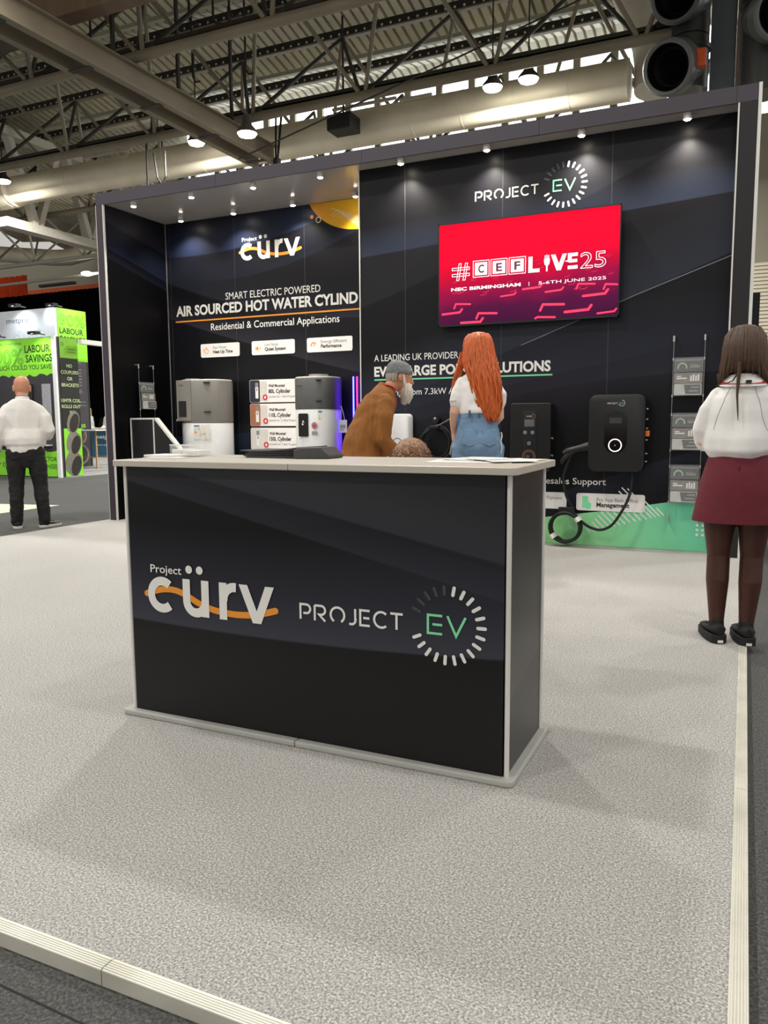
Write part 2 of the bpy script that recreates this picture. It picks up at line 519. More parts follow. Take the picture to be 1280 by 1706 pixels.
# pale patch of bare floor in the aisle on the left
struct('floor_patch', MB().add([(-9.02, 7.15, .003), (-9.10, 8.36, .003), (-10.4, 8.1, .003), (-10.6, 6.8, .003)], [(0, 1, 2, 3)]),
       mat('cream floor tape', (206, 196, 176), 0.7, var=0.05))

struct('floor_seam', MB().add([(-1.75, 1.062, .0012), (-1.42, 1.062, .0012), (-1.10, 1.050, .0012), (-1.10, 1.046, .0012), (-1.42, 1.057, .0012), (-1.75, 1.057, .0012)], [(0, 1, 4, 5), (1, 2, 3, 4)]), mat('dark carpet seam', (30, 30, 31), .9, var=.05))
# ---- exhibition stand shell
NAVY = [(12, 12, 16), (18, 17, 22)]
BL = (62, 68, 86)
wall_ev = graphic_mat('printed wall graphic dark swoosh', 'X', NAVY, [
    (3.81, .509, .029, (30, 30, 35), .75, 1),
    (2.643, .382, 0, (40, 44, 55), .55, 1),
    (1.601, -.015, -.05, (40, 44, 58), .75, 1),
    (1.067, .345, 0, (30, 34, 46), .30, -1),
    (3.081, .065, 0, (42, 49, 66), .28, 1),
    (1.95, .20, .0, (33, 33, 42), .5, -1)], 0.42, 0.22, seams=(0.99, -0.165))
wall_cv = graphic_mat('printed recess graphic dark swoosh', 'X', NAVY, [
    (6.186, .91, .071, (36, 45, 70), .45, 1),
    (6.913, 1.322, .11, (26, 29, 42), .42, 1),
    (3.242, .469, .063, (32, 34, 45), .45, 1),
    (1.083, -.096, .017, (42, 40, 48), .34, 1),
    (1.35, .05, 0, (18, 32, 54), .35, -1)], 0.42, 0.22, seams=(0.99, -4.78))
wall_lf = graphic_mat('printed side graphic dark swoosh', 'Y', [(4, 4, 6), (7, 7, 10)], [
    (4.877, -.191, 0, (34, 32, 42), .5, 1),
    (4.902, -.236, 0, (22, 28, 48), .35, 1),
    (4.811, -.238, 0, (18, 20, 32), .12, 1)], 0.42, 0.2)

W_EV = struct('wall_back', MB().box(-3.635, -0.15, 7.34, 8.30, PLAT, 3.70), wall_ev)
W_CV = struct('wall_recess', MB().box(-6.82, -3.637, 8.188, 8.30, PLAT, 3.70), wall_cv)
W_LF = struct('wall_left', MB().box(-6.93, -6.822, 7.142, 8.30, PLAT, 3.70), wall_lf)
W_RT = struct('wall_right', MB().box(-0.148, 0.0, 7.142, 8.30, 0.0, 3.70), mat('dark side board', (40, 38, 44), 0.5, var=0.05))
struct('ceiling_soffit', MB().box(-6.92, -0.01, 7.142, 8.29, 3.702, 3.80), SOFFIT)
# fascia boards across the front, with fine joints, and the two front posts
m_ = MB()
for a, b in ((-6.93, -5.24), (-5.237, -3.50), (-3.497, -1.76), (-1.757, -0.172), (-0.169, 0.0)):
    m_.box(a, b, 7.12, 7.14, 3.692, 3.82)
m_.box(-6.93, 0.0, 7.14, 7.16, 3.802, 3.82)
struct('trim_8', m_, FASCIA)
POST = mat('plum grey post board', (62, 54, 64), 0.55, var=0.06, scale=2)
struct('trim_9', MB().box(-6.925, -6.825, 7.12, 7.14, PLAT, 3.69), POST)
struct('trim_10', MB().box(-0.145, -0.012, 7.12, 7.14, 0.0, 3.69), mat('charcoal post board', (22, 20, 23), 0.55, var=0.05, scale=2))
m_ = MB().box(-6.93, -6.924, 7.116, 7.14, PLAT, 3.69).box(-6.826, -6.815, 7.114, 7.14, PLAT, 3.69)
struct('trim_11', m_, WHITE_TRIM)
m_ = MB().box(-0.158, -0.146, 7.114, 7.14, PLAT, 3.69).box(-0.013, 0.012, 7.112, 7.16, 0.0, 3.82)
struct('trim_12', m_, WHITE_TRIM)
m_ = MB().box(-3.642, -3.632, 7.332, 7.345, PLAT, 3.70)
struct('trim_13', m_, WHITE_TRIM)
m_ = MB().box(-6.82, -6.812, 8.176, 8.188, PLAT, 3.70)
struct('trim_14', m_, mat('grey corner trim', (120, 118, 122), 0.4, var=0.03))
struct('trim_15', MB().box(0.012, 0.075, 8.20, 8.30, 0, 2.36), mat('black rear board', (24, 24, 27), 0.6, var=0.04))

# ---- prints on the EV wall
EVP = lambda: Print((0, 7.34, 0), (1, 0, 0), (0, 0, 1))
m_ = EVP()
green = bpy.data.materials.new('green floor-line print'); green.use_nodes = True
nt = green.node_tree; bs = nt.nodes['Principled BSDF']; bs.inputs['Roughness'].default_value = .5
tc = nt.nodes.new('ShaderNodeTexCoord'); sp = nt.nodes.new('ShaderNodeSeparateXYZ'); nt.links.new(tc.outputs['Object'], sp.inputs[0])
rp = nt.nodes.new('ShaderNodeValToRGB')
rp.color_ramp.elements[0].position = 0; rp.color_ramp.elements[0].color = rgb((158, 226, 150))
rp.color_ramp.elements[1].position = 1; rp.color_ramp.elements[1].color = rgb((104, 208, 170))
nt.links.new(math_node(nt, 'MULTIPLY_ADD', math_node(nt, 'ADD', sp.outputs['X'], sp.outputs['Z']), 0.62, 1.0, clamp=True), rp.inputs['Fac'])
nt.links.new(rp.outputs['Color'], bs.inputs['Base Color'])
top = [(-0.155, .466), (-.364, .466), (-.623, .460), (-.781, .43), (-1.079, .372), (-1.405, .325), (-1.686, .284), (-2.2, .19), (-2.7, .07), (-2.85, PLAT)]
m_.poly([(-2.85, PLAT + .002), (-0.155, PLAT + .002)] + top[:-1]); m_.build('green_base_print', green, W_EV, 'green curved print along the foot of the wall')
m_ = EVP().layer(1)
TA, TB, TC = Vector((-.985, .60)), Vector((-.605, .352)), Vector((-1.345, .140))
for i in range(17):                      # slanted stripes filling a triangle behind the label
    q = TC.lerp(TA, (i + .5) / 14) if i < 14 else TA.lerp(TB, (i - 13.7) / 3)
    e1 = TB - TC; den = 1.0 * e1.y + 1.0 * e1.x
    t_ = ((TC.x - q.x) * e1.y - (TC.y - q.y) * e1.x) / den
    if t_ > .012: m_.stroke([(q.x, q.y), (q.x + t_, q.y - t_)], .0115)
for i in range(2):
    for j in range(4): m_.disc(-.348 + i * .047, .186 + j * .042, .0125)
m_.build('stripe_print', WHITE_INK, W_EV, 'white slanted stripes and dots')
m_ = EVP().layer(1)
m_.text('A LEADING UK PROVIDER', -3.482, 1.805, .068, u1=-2.573, bold=.004)
m_.text('OF', -2.545, 1.805, .068, bold=.004)
m_.text('EV CHARGE POINT SOLUTIONS', -3.483, 1.655, .098, u1=-1.667, bold=.035)
m_.text('Ranging', -3.478, 1.458, .064, u1=-3.165, bold=.004)
m_.text('From 7.3kW AC', -3.135, 1.462, .064, u1=-2.559, bold=.004)
m_.text('esales Support', -1.692, .602, .062, u1=-1.139, bold=.006)
m_.text('Pr', -1.775, .602, .062, bold=.006)
m_.build('headline_lettering', WHITE_INK, W_EV)
m_ = EVP().layer(1); m_.rect(-3.483, 1.611, -1.65, 1.625); m_.build('underline_print', GREEN_INK, W_EV, 'mint green line under the headline')
m_ = EVP().layer(1); m_.stroke([(-1.95, 1.90), (-1.777, 1.964), (-.924, 2.29), (-.16, 2.56)], .008); m_.build('fine_line_print', mat('steel blue line print', (104, 108, 122), .6, var=.02), W_EV)
ring_logo((-2.407, 7.34, 3.255), (1, 0, 0), (0, 0, 1), 1.516, W_EV)

# ---- prints on the recess wall
CVP = lambda: Print((0, 8.188, 0), (1, 0, 0), (0, 0, 1))
m_ = CVP().layer(1)
m_.text('SMART ELECTRIC POWERED', -5.918, 2.705, .088, u1=-4.574, bold=.004)
m_.text('AIR SOURCED HOT WATER CYLIND', -6.69, 2.548, .125, u1=-4.085, bold=.035)
m_.text('ERS', -4.06, 2.548, .125, u1=-3.78, bold=.035)
m_.text('Residential & Commercial Applications', -6.152, 2.345, .088, u1=-4.327, bold=.004)
m_.build('headline_lettering', WHITE_INK, W_CV)
m_ = CVP().layer(1); m_.rect(-6.704, 2.468, -3.70, 2.486); m_.build('underline_print', ORANGE_INK, W_CV, 'orange line under the headline')
wave_logo((-5.695, 8.188, 3.148), (1, 0, 0), (0, 0, 1), 1.46, W_CV)
m_ = CVP()
cxo, czo, ro = -4.06, 3.90, .60
pts = [(cxo + ro * math.cos(math.radians(a)) * 1.15, czo + ro * .9 * math.sin(math.radians(a))) for a in range(-158, -45, 4)]
pts = [(min(p[0], -3.66), min(p[1], 3.699)) for p in pts] + [(-3.66, 3.699)]
amber = bpy.data.materials.new('amber disc print'); amber.use_nodes = True
nt = amber.node_tree; bs = nt.nodes['Principled BSDF']; bs.inputs['Roughness'].default_value = .5
tc = nt.nodes.new('ShaderNodeTexCoord'); sp = nt.nodes.new('ShaderNodeSeparateXYZ'); nt.links.new(tc.outputs['Object'], sp.inputs[0])
rp = nt.nodes.new('ShaderNodeValToRGB')
rp.color_ramp.elements[0].position = 0; rp.color_ramp.elements[0].color = rgb((214, 134, 22))
rp.color_ramp.elements[1].position = 1; rp.color_ramp.elements[1].color = rgb((255, 196, 30))
nt.links.new(math_node(nt, 'MULTIPLY_ADD', sp.outputs['X'], 1.4, 6.75, clamp=True), rp.inputs['Fac']); nt.links.new(rp.outputs['Color'], bs.inputs['Base Color'])
m_.poly(pts); m_.build('amber_disc_print', amber, W_CV, 'amber disc cut off by the soffit')
m_ = CVP().layer(2)
for i in range(15):
    x = -4.42 + i * .036
    m_.stroke([(x, 3.63 - i * .012), (x + .12, 3.63 - i * .030 - .06)], .006)
    m_.stroke([(x + .10, 3.60 - i * .012), (x, 3.54 - i * .012)], .004)
m_.ring(-4.585, 3.515, .026, .035)
m_.build('halftone_print', mat('pale halftone print', (246, 226, 190), .6, var=.02), W_CV, 'pale halftone wedge and small ring')
m_ = CVP().layer(2); m_.disc(-4.672, 3.555, .022); m_.build('dot_print', ORANGE_INK, W_CV, 'small orange dot')

# ---- the hall: roof deck, far wall with its window band, black drapes
DECK = mat('grey green roof deck', (214, 207, 184), 0.6, var=0.16, scale=0.5)
m_ = MB()
ys = []; y = -9.1; kk = 1
while y < 44:
    ys.append((y, 12.15 + (0.32 if kk % 2 else -0.12))); y += 2.1; kk += 1
x = -40.0; prof = []
while x < 10:
    prof += [(x, 0.0), (x + .19, 0.0), (x + .195, .22), (x + .275, .22)]; x += .28
vs = [(px, yy, zz + pz) for yy, zz in ys for px, pz in prof]
n = len(prof)
m_.add(vs, [(i * n + j, i * n + j + 1, (i + 1) * n + j + 1, (i + 1) * n + j) for i in range(len(ys) - 1) for j in range(n - 1)])
struct('ceiling', m_, DECK)
STEEL = mat('beige painted steel', (138, 128, 110), 0.5, var=0.12, scale=1.0)
DARKSTEEL = mat('dark roof steel', (58, 55, 48), 0.6, var=0.15, scale=1.0)
WSTEEL = mat('white painted steel', (214, 208, 194), 0.5, var=0.06)
HALLWALL = mat('beige cladding wall', (150, 144, 128), 0.7, var=0.05, scale=.6)
struct('wall_hall', MB().box(-20.0, 12, 25.4, 25.6, 0, 9.7).box(-20, 12, 25.4, 25.6, 12.35, 12.6), HALLWALL)
m_ = MB().box(-20.0, 12, 25.5, 25.52, 9.7, 12.35)
struct('window_1', m_, emit_mat('bright clerestory glazing', (244, 250, 255), 2.6))
m_ = MB()
for i in range(27):
    x = -19.8 + i * 1.12
    m_.box(x, x + .22, 25.36, 25.5, 9.7, 12.35)
m_.box(-20, 12, 25.34, 25.5, 10.22, 10.36).box(-20, 12, 25.34, 25.5, 11.0, 11.25)
struct('trim_16', m_, STEEL)
m_ = MB()
for i in range(26):
    z = 2.9 + i * .105
    m_.prism([(0.02, 25.40, z), (0.02, 25.34, z + .012), (0.02, 25.36, z + .09), (0.02, 25.40, z + .10)], (6.5, 0, 0))
m_.box(.02, 6.5, 25.33, 25.4, 2.80, 2.88)
struct('wall_cladding', m_, mat('cream louvred cladding', (222, 214, 194), .6, var=.04))
struct('wall_far', MB().box(-60, -20, 41.0, 41.2, 0, 13), mat('far pale wall', (158, 152, 136), .7, var=.05))
struct('trim_17', MB().box(-60, -20.0, 40.9, 41.0, 9.4, 10.5), mat('orange stripe paint', (206, 84, 30), .7, var=.08))
BLACKDRAPE = mat('black drape cloth', (9, 9, 10), .9, var=.2, spec=.1)
def drape(x0, x1, y, z0, z1, step=.35, amp=.08):
    m_ = MB(); pts = []
    n = int((x1 - x0) / step * 4)
    for i in range(n + 1):
        x = x0 + (x1 - x0) * i / n
        pts.append((x, y + amp * math.sin(i * PI / 2) + amp * .4 * math.sin(i * .37)))
    rs = [[(p[0], p[1], z0) for p in pts] + [(p[0], p[1] + .02, z0) for p in reversed(pts)], [(p[0], p[1], z1) for p in pts] + [(p[0], p[1] + .02, z1) for p in reversed(pts)]]
    return m_.rings(rs)
solo('drape', drape(-48, -20.5, 36, 0, 9.15), BLACKDRAPE, 'tall black drape hung across the hall behind the green booth', 'drape')
solo('drape', drape(-46, -40.2, 35.4, 9.0, 10.2, .5, .1), mat('orange drape cloth', (214, 74, 18), .85, var=.15), 'orange swag of cloth hung above the black drape', 'drape')

# ================================================================== ROOF STEEL, DUCTS, LAMPS
def make_truss(Y, x0, x1, label, rad=.115, tray=True, mats=(STEEL, DARKSTEEL), z=9.0):
    t = thing('roof_truss', label, 'roof truss', (0, Y, 9.0), 'steel trusses under the roof deck')
    part('bottom_chord', MB().cyl((x0, Y, z), (x1, Y, z), rad, n=14), mats[0], t, smooth=True)
    if tray:
        m_ = MB().box(x0, x1, Y + .18, Y + .40, z + .22, z + .25).box(x0, x1, Y + .18, Y + .195, z + .22, z + .34).box(x0, x1, Y + .385, Y + .40, z + .22, z + .34)
        part('cable_tray', m_, mats[1], t)
    k = 0; x = -2.34
    while x > x0:
        if x < x1:
            for sx in (-1, 1):
                for sy in (-1, 1):
                    if k >= 96: break
                    a = Vector((x + sx * .10, Y + sy * .05, z + .1)); b = Vector((x + sx * 1.65, Y + sy * 2.1, 11.72))
                    part('brace', MB().cyl(a, b, .052, n=8), mats[0] if sy < 0 else mats[1], t, smooth=True); k += 1
        x -= 3.3
    return t
make_truss(14.1, -24, -1.0, 'nearest steel roof truss, its thick tube running across the top left of the hall', z=9.08)
make_truss(18.3, -34, -1.2, 'second steel roof truss, its tube running just above the big silver duct', z=9.19)
make_truss(22.5, -38, -0.5, 'third steel roof truss, glimpsed under the silver duct left of the stand', .10, False)
make_truss(28.7, -48, -20.6, 'farthest pale steel truss low over the green booth', .10, False, (WSTEEL, STEEL))

DOT = bpy.data.materials.new('dark purlin with pale dots'); DOT.use_nodes = True
nt = DOT.node_tree; bs = nt.nodes['Principled BSDF']; bs.inputs['Roughness'].default_value = .6
tc = nt.nodes.new('ShaderNodeTexCoord'); sp = nt.nodes.new('ShaderNodeSeparateXYZ'); nt.links.new(tc.outputs['Object'], sp.inputs[0])
dx = math_node(nt, 'PINGPONG', sp.outputs['X'], .13); dz = math_node(nt, 'ABSOLUTE', sp.outputs['Z'])
dd = math_node(nt, 'ADD', math_node(nt, 'POWER', dx, 2.0), math_node(nt, 'POWER', dz, 2.0))
ff = math_node(nt, 'LESS_THAN', dd, .0011)  # pale round dots painted at even steps along the dark web
mx = nt.nodes.new('ShaderNodeMix'); mx.data_type = 'RGBA'; mx.inputs[6].default_value = rgb((38, 35, 30)); mx.inputs[7].default_value = rgb((225, 220, 205))
nt.links.new(ff, mx.inputs[0]); nt.links.new(mx.outputs[2], bs.inputs['Base Color'])
for i, Y in enumerate((12.0, 14.1, 16.2, 18.3, 20.4, 22.5)):
    x0 = -34
    lab = ['dark dotted roof purlin over the nearest truss, on its near side', 'dark dotted roof purlin right above the nearest truss', 'dark dotted roof purlin midway between the first two trusses',
           'dark dotted roof purlin right above the second truss', 'dark dotted roof purlin above the silver duct', 'dark dotted roof purlin just past the silver duct'][i]
    t = thing('roof_purlin', lab, 'purlin', (0, Y, 11.82), 'dark purlins carrying the roof deck')
    part('web', MB().box(x0, 3, Y - .03, Y + .03, 11.74, 11.96), DOT, t)
    part('flange', MB().box(x0, 3, Y - .07, Y + .07, 11.70, 11.74), STEEL, t)
# pale conduit rails hung under the deck
for Y, lab in ((17.2, 'pale conduit rail hung below the deck beyond the nearest truss'), (21.4, 'pale conduit rail hung below the deck above the duct')):
    solo('conduit_rail', MB().box(-30, -3.6, Y - .06, Y + .06, 11.55, 11.66), mat('pale green conduit', (172, 172, 150), .5, var=.06), lab, 'conduit', 'conduit rails under the deck')

# double channel crane rail running away from the camera
t = thing('hoist_beam', 'long double channel steel beam crossing under the roof trusses at top left', 'steel beam', (-12.65, 14, 8.6))
for sx, nm in ((-1, 'channel'), (1, 'channel')):
    X = -12.65 + sx * .26
    m_ = MB().box(X - .02, X + .02, 6, 19.6, 8.42, 8.84).box(X - .09 + sx * .05, X + .09 + sx * .05, 6, 19.6, 8.38, 8.42).box(X - .09 + sx * .05, X + .09 + sx * .05, 6, 19.6, 8.84, 8.87)
    part(nm, m_, STEEL, t)
for yy in (8.5, 10.6, 12.7, 14.8, 16.9, 19.0):
    part('batten_plate', MB().box(-12.93, -12.37, yy, yy + .16, 8.365, 8.378), DARKSTEEL, t)
for yy in (11.0, 13.4, 15.5, 17.6):
    part('hanger', MB().box(-12.42, -12.36, yy, yy + .08, 8.87, 11.7), DARKSTEEL, t)
t = thing('chain_hoist', 'black chain hoist hanging from the end of the long steel beam', 'hoist', (-12.2, 19.4, 8.2))
part('hoist_body', MB().box(-12.27, -11.97, 19.2, 19.5, 7.85, 8.25).box(-12.2, -12.04, 19.25, 19.45, 8.25, 8.46), mat('black hoist paint', (22, 22, 22), .5, var=.1), t, bevel=.03)
part('hoist_cables', MB().cyl((-12.1, 19.3, 8.2), (-11.9, 19.3, 9.7), .035, n=6).cyl((-12.2, 19.4, 8.2), (-12.16, 19.4, 9.7), .03, n=6), mat('black cable', (20, 20, 20), .6, var=.05), t)
t = thing('cable_drop', 'bundle of thin cables hanging from the second truss left of the stand', 'cable', (-15.9, 18.6, 8.0))
part('cable', MB().cyl((-15.9, 18.42, 6.6), (-15.9, 18.42, 9.25), .035, n=6), MATS['black cable'], t)
part('loop', MB().tube([(-15.8, 18.6, 8.9), (-15.7, 18.6, 8.2), (-15.5, 18.6, 7.95), (-15.4, 18.6, 8.2), (-15.4, 18.6, 8.9)], .03, n=6), MATS['black cable'], t)
# brown boards of an overhead plenum at the top left
PLEN = mat('brown plenum board', (112, 92, 74), .6, var=.2, scale=1.2, stretch=(3, 1, .5))
solo('plenum_box', MB().box(-13.66, -8.2, 12.3, 12.7, 9.2, 10.7), PLEN, 'brown overhead plenum board in the top left corner of the roof', 'plenum', bevel=.02)
solo('plenum_box', MB().box(-18.5, -13.75, 12.85, 13.15, 9.3, 10.8), mat('dark brown plenum board', (74, 62, 50), .6, var=.2, scale=1.2), 'darker brown board behind the overhead plenum, cut by the frame', 'plenum', bevel=.02)
# thin vertical hanger rods
ROD = mat('dark hanger rod', (48, 45, 40), .6, var=.05)
for i, (x, y) in enumerate(((-14.4, 14.9), (-13.9, 15.1), (-11.6, 15.0), (-11.1, 15.2), (-10.6, 15.1), (-13.4, 17.4), (-11.9, 17.6))):
    lab = 'dark hooked drop rod hanging %s' % ['left of the long beam near the first truss', 'beside the long beam near the first truss', 'right of the long beam, first of three', 'right of the long beam, middle of three', 'right of the long beam, last of three', 'near the second truss by the beam', 'by the second truss over the beam end'][i]
    solo('drop_rod', MB().tube([(x, y, 11.7), (x, y, 10.1), (x + .08, y, 9.95), (x + .22, y, 9.95)], .028, n=6), ROD, lab, 'rod', 'drop rods under the roof')

# big silver duct
SILVER = mat('dull silver duct', (236, 226, 202), .5, .12, var=.14, scale=.7)
t = thing('air_duct', 'big silver air duct running across behind the top of the stand', 'duct', (-13, 20.3, 9.22))
m_ = MB(); prof = []
xx = -23.4
while xx < -2.9:
    prof += [(.468, xx), (.468, xx + 1.33), (.473, xx + 1.332), (.473, xx + 1.368), (.468, xx + 1.37)]; xx += 1.37
m_.lathe(prof, (0, 20.3, 9.22), (1, 0, 0), 48, cap=True)
part('pipe', m_, SILVER, t, smooth=True, sharp=20)
part('collar', MB().lathe([(.56, -23.55), (.60, -23.5), (.60, -23.38), (.5, -23.3)], (0, 20.3, 9.3), (1, 0, 0), 40, cap=True), SILVER, t, smooth=True)
part('wide_end', MB().lathe([(.57, -32), (.57, -23.5)], (0, 20.3, 9.25), (1, 0, 0), 40, cap=True), SILVER, t, smooth=True)
for a, b, z in ((-19.7, -17.7, 9.62), (-10.6, -8.7, 9.6), (-8.6, -7.7, 9.52)):
    part('rail', MB().box(a, b, 19.78, 19.84, z, z + .07), WSTEEL, t)
FABRIC = mat('off-white duct sleeve', (236, 229, 216), .8, var=.06, scale=2, bump=.3, bscale=5)
t = thing('fabric_duct', 'off-white fabric duct sleeve curving down to the end of the silver duct', 'duct', (-2.4, 20.6, 10.4))
part('sleeve', MB().tube([(-3.3, 22.0, 12.6), (-2.95, 21.6, 11.7), (-2.62, 21.2, 10.9), (-2.42, 20.9, 10.2), (-2.3, 20.7, 9.6), (-2.3, 20.6, 9.0)], [.5, .52, .5, .48, .5, .48], n=24), FABRIC, t, smooth=True)
t = thing('air_duct', 'slimmer silver duct with a bend, far off over the green booth', 'duct', (-36, 32, 10.3))
part('pipe', MB().tube([(-44, 32, 11.0), (-38.3, 32, 10.62), (-34.2, 32, 10.05), (-33.2, 32, 9.98), (-32.2, 32, 10.08), (-26, 32, 10.9), (-21, 32, 11.4)], .42, n=20), SILVER, t, smooth=True)

# white lattice girder running away on the left
t = thing('lattice_girder', 'heavy white lattice girder with big V braces left of the stand', 'girder', (-24, 24, 8.3))
part('bottom_boom', MB().box(-24.25, -23.75, 20.2, 31.4, 8.08, 8.40), WSTEEL, t)
part('top_boom', MB().box(-24.25, -23.75, 20.2, 31.4, 11.2, 11.5), WSTEEL, t)
yy = 20.6
for i in range(4):
    part('brace', MB().bar((-24, yy, 11.3), (-24, yy + 1.05, 8.35), .30, .22), WSTEEL, t)
    part('brace', MB().bar((-24, yy + 1.15, 8.35), (-24, yy + 2.2, 11.3), .30, .22), WSTEEL, t); yy += 2.6
# slim trusses far away on the left
for Y, z, lab in ((30, 8.4, 'slim pale lamp rail low over the green booth'),):
    t = thing('lamp_rail', lab, 'rail', (-30, Y, z))
    part('tube', MB().cyl((-40, Y, z), (-20.5, Y, z + .2), .07, n=8), WSTEEL, t, smooth=True)
    part('box', MB().box(-33.2, -30.8, Y - .1, Y + .1, z - .28, z - .16), MATS['black hoist paint'], t)

# jet nozzles and the column behind the right of the stand
NOZ = mat('charcoal nozzle plastic', (58, 60, 60), .35, var=.08, scale=2)
NOZD = mat('black nozzle throat', (4, 4, 4), .6, var=.05, spec=.2)
RIM = mat('grey nozzle rim', (104, 106, 105), .4, var=.05)
def nozzle(c, face, pipe_top, pipe_bot, label, box=False):
    """round air nozzle on an elbow off a vertical pipe; face = direction it blows"""
    c = Vector(c); f = Vector(face).normalized()
    t = thing('air_nozzle', label, 'air nozzle', tuple(c), 'charcoal air nozzles above the stand')
    R = .53
    part('rim', MB().lathe([(R * .80, .0), (R * .82, .05), (R * .93, .07), (R, .03), (R, -.10), (R * .98, -.12), (R * .98, -.36)], c, f, 40), RIM, t, smooth=True)
    m_ = MB().lathe([(R * .80, .03), (R * .70, -.12), (R * .66, -.20), (R * .60, -.20), (R * .58, -.17), (R * .50, -.22), (R * .48, -.18), (R * .40, -.24), (R * .38, -.20), (R * .30, -.26), (R * .28, -.22), (R * .2, -.28), (R * .16, -.24), (R * .08, -.3), (.001, -.26)], c, f, 40)
    part('throat', m_, NOZD, t, smooth=True, sharp=80)
    px, py = pipe_top[0], pipe_top[1]
    b = c - f * .34
    pts = [b, b - f * .10, b - f * .28]
    tgt = Vector((px, py, c.z + .45))
    pts += [pts[-1].lerp(tgt, .4) - f * .12, tgt]
    part('elbow', MB().tube(pts, [R * .97, R * .97, R * .93, R * .84, R * .76], n=32), NOZ, t, smooth=True)
    part('riser', MB().lathe([(R * .74, pipe_bot), (R * .74, c.z + .5), (R * .80, c.z + .52), (R * .80, c.z + .62), (R * .74, c.z + .64), (R * .74, pipe_top[2])], (px, py, 0), (0, 0, 1), 32, cap=True), NOZ, t, smooth=True)
    if box:
        part('actuator', MB().box(c.x + .50, c.x + .70, c.y + .02, c.y + .25, c.z - .06, c.z + .28), mat('orange actuator', (214, 84, 30), .4, var=.06), t, bevel=.03, label='small orange actuator box')
    return t
nozzle((-1.72, 17.6, 8.26), (-.30, -.92, -.35), (-1.40, 18.4, 9.04), 8.0, 'lower charcoal round air nozzle above the stand, with an orange box', True)
nozzle((-1.62, 17.6, 9.62), (-.30, -.92, -.35), (-1.40, 18.4, 12.0), 9.06, 'upper charcoal round air nozzle cut by the top edge of the photo')
nozzle((0.30, 17.3, 8.78), (.35, -.92, -.30), (-0.02, 18.1, 12.0), 7.6, 'charcoal round air nozzle at the far right past the grey column')
t = thing('steel_column', 'grey blue steel column between the charcoal nozzles', 'column', (-0.76, 19.2, 0))
part('shaft', MB().box(-1.02, -.52, 19.0, 19.4, 0, 12.0), mat('grey blue column paint', (118, 128, 136), .5, var=.08, scale=1, stretch=(6, 6, .5)), t, bevel=.02)
part('side_plate', MB().box(-.50, -.40, 18.96, 19.3, 0, 12.0), mat('beige column plate', (150, 128, 108), .6, var=.08), t)
part('cable_run', MB().cyl((-1.14, 18.95, 4), (-1.14, 18.95, 12), .05, n=8), WSTEEL, t)

# high-bay lamps: the five seen, and the rest of the hall's rows out of the picture
LENS = emit_mat('glowing lamp lens', (255, 250, 232), 22.0)
lampsrc = thing('high_bay_lamp', 'round high bay lamp hanging right of the long beam end', 'ceiling lamp', (-11.16, 16.5, 8.07), 'glowing high bay lamps')
def lamp_parts(t):
    part('housing', MB().lathe([(.05, .42), (.11, .40), (.12, .2), (.24, .06), (.25, .0), (.235, .0)], ORG[t.name], (0, 0, 1), 24), DARKSTEEL, t, smooth=True)
    part('lens', MB().lathe([(.235, .012), (.2, -.05), (.1, -.085), (.002, -.092)], ORG[t.name], (0, 0, 1), 24), LENS, t, smooth=True)
    part('stem', MB().cyl(ORG[t.name] + Vector((0, 0, .42)), ORG[t.name] + Vector((0, 0, 3.05)), .018, n=6), ROD, t)
lamp_parts(lampsrc)
lamp_pos = [(-11.16, 16.5, 8.07)]
for p_, lab in (((-14.53, 18.93, 9.1), 'round high bay lamp hanging left of the long beam end'), ((-5.83, 19.0, 9.1), 'round high bay lamp against the silver duct, left one of the close pair'),
                ((-4.94, 18.93, 9.1), 'round high bay lamp against the silver duct, right one of the close pair'), ((-22.46, 19.03, 9.1), 'round high bay lamp at the far left edge below the duct')):
    copy_tree(lampsrc, p_, label=lab); lamp_pos.append(p_)
for X in (-19, -12, -5, 2, 9):
    for Y in (9.0, 2.5, -4.0):
        if X == -19 and Y > 2: continue
        copy_tree(lampsrc, (X, Y, 9.1), label='round high bay lamp hanging overhead outside the picture'); lamp_pos.append((X, Y, 9.1))
part('stem', MB().cyl((-11.16, 16.5, 11.1), (-11.16, 16.5, 12.3), .018, n=6), ROD, lampsrc)
for i, p_ in enumerate(lamp_pos):
    lamp('hall_light', 'AREA', (p_[0], p_[1], p_[2] - .12), LAMP_W * (2.3 if p_[1] > 15 else (1.55 if p_[1] > 5 else 1.0) * (.5 if p_[0] > 1 else 1.1)), (1.0, .97, .92), .5, (p_[0], p_[1], 0))
t = thing('lamp_fitting', 'small glowing lamp under the far rail over the green booth', 'ceiling lamp', (-29.6, 29.55, 8.5))
part('lens', MB().ell((-29.6, 29.64, 8.46), (.28, .28, .1), 16, 6), LENS, t, smooth=True)
t = thing('speaker_box', 'black box speaker hanging under the second truss before the duct', 'speaker', (-9.9, 19.0, 8.9))
part('cabinet', MB().box(-10.25, -9.55, 18.8, 19.4, 8.72, 9.12), mat('black speaker cabinet', (20, 20, 20), .6, var=.06), t, bevel=.03)
part('bracket', MB().cyl((-9.9, 19.1, 9.1), (-9.9, 19.1, 11.6), .03, n=6), ROD, t)
solo('stay_wire', MB().tube([(-11.0, 15.9, 7.3), (-6.2, 17.6, 9.3), (-1.6, 19.5, 11.4)], .02, n=6), ROD, 'thin dark wire slanting up across the silver duct', 'wire')

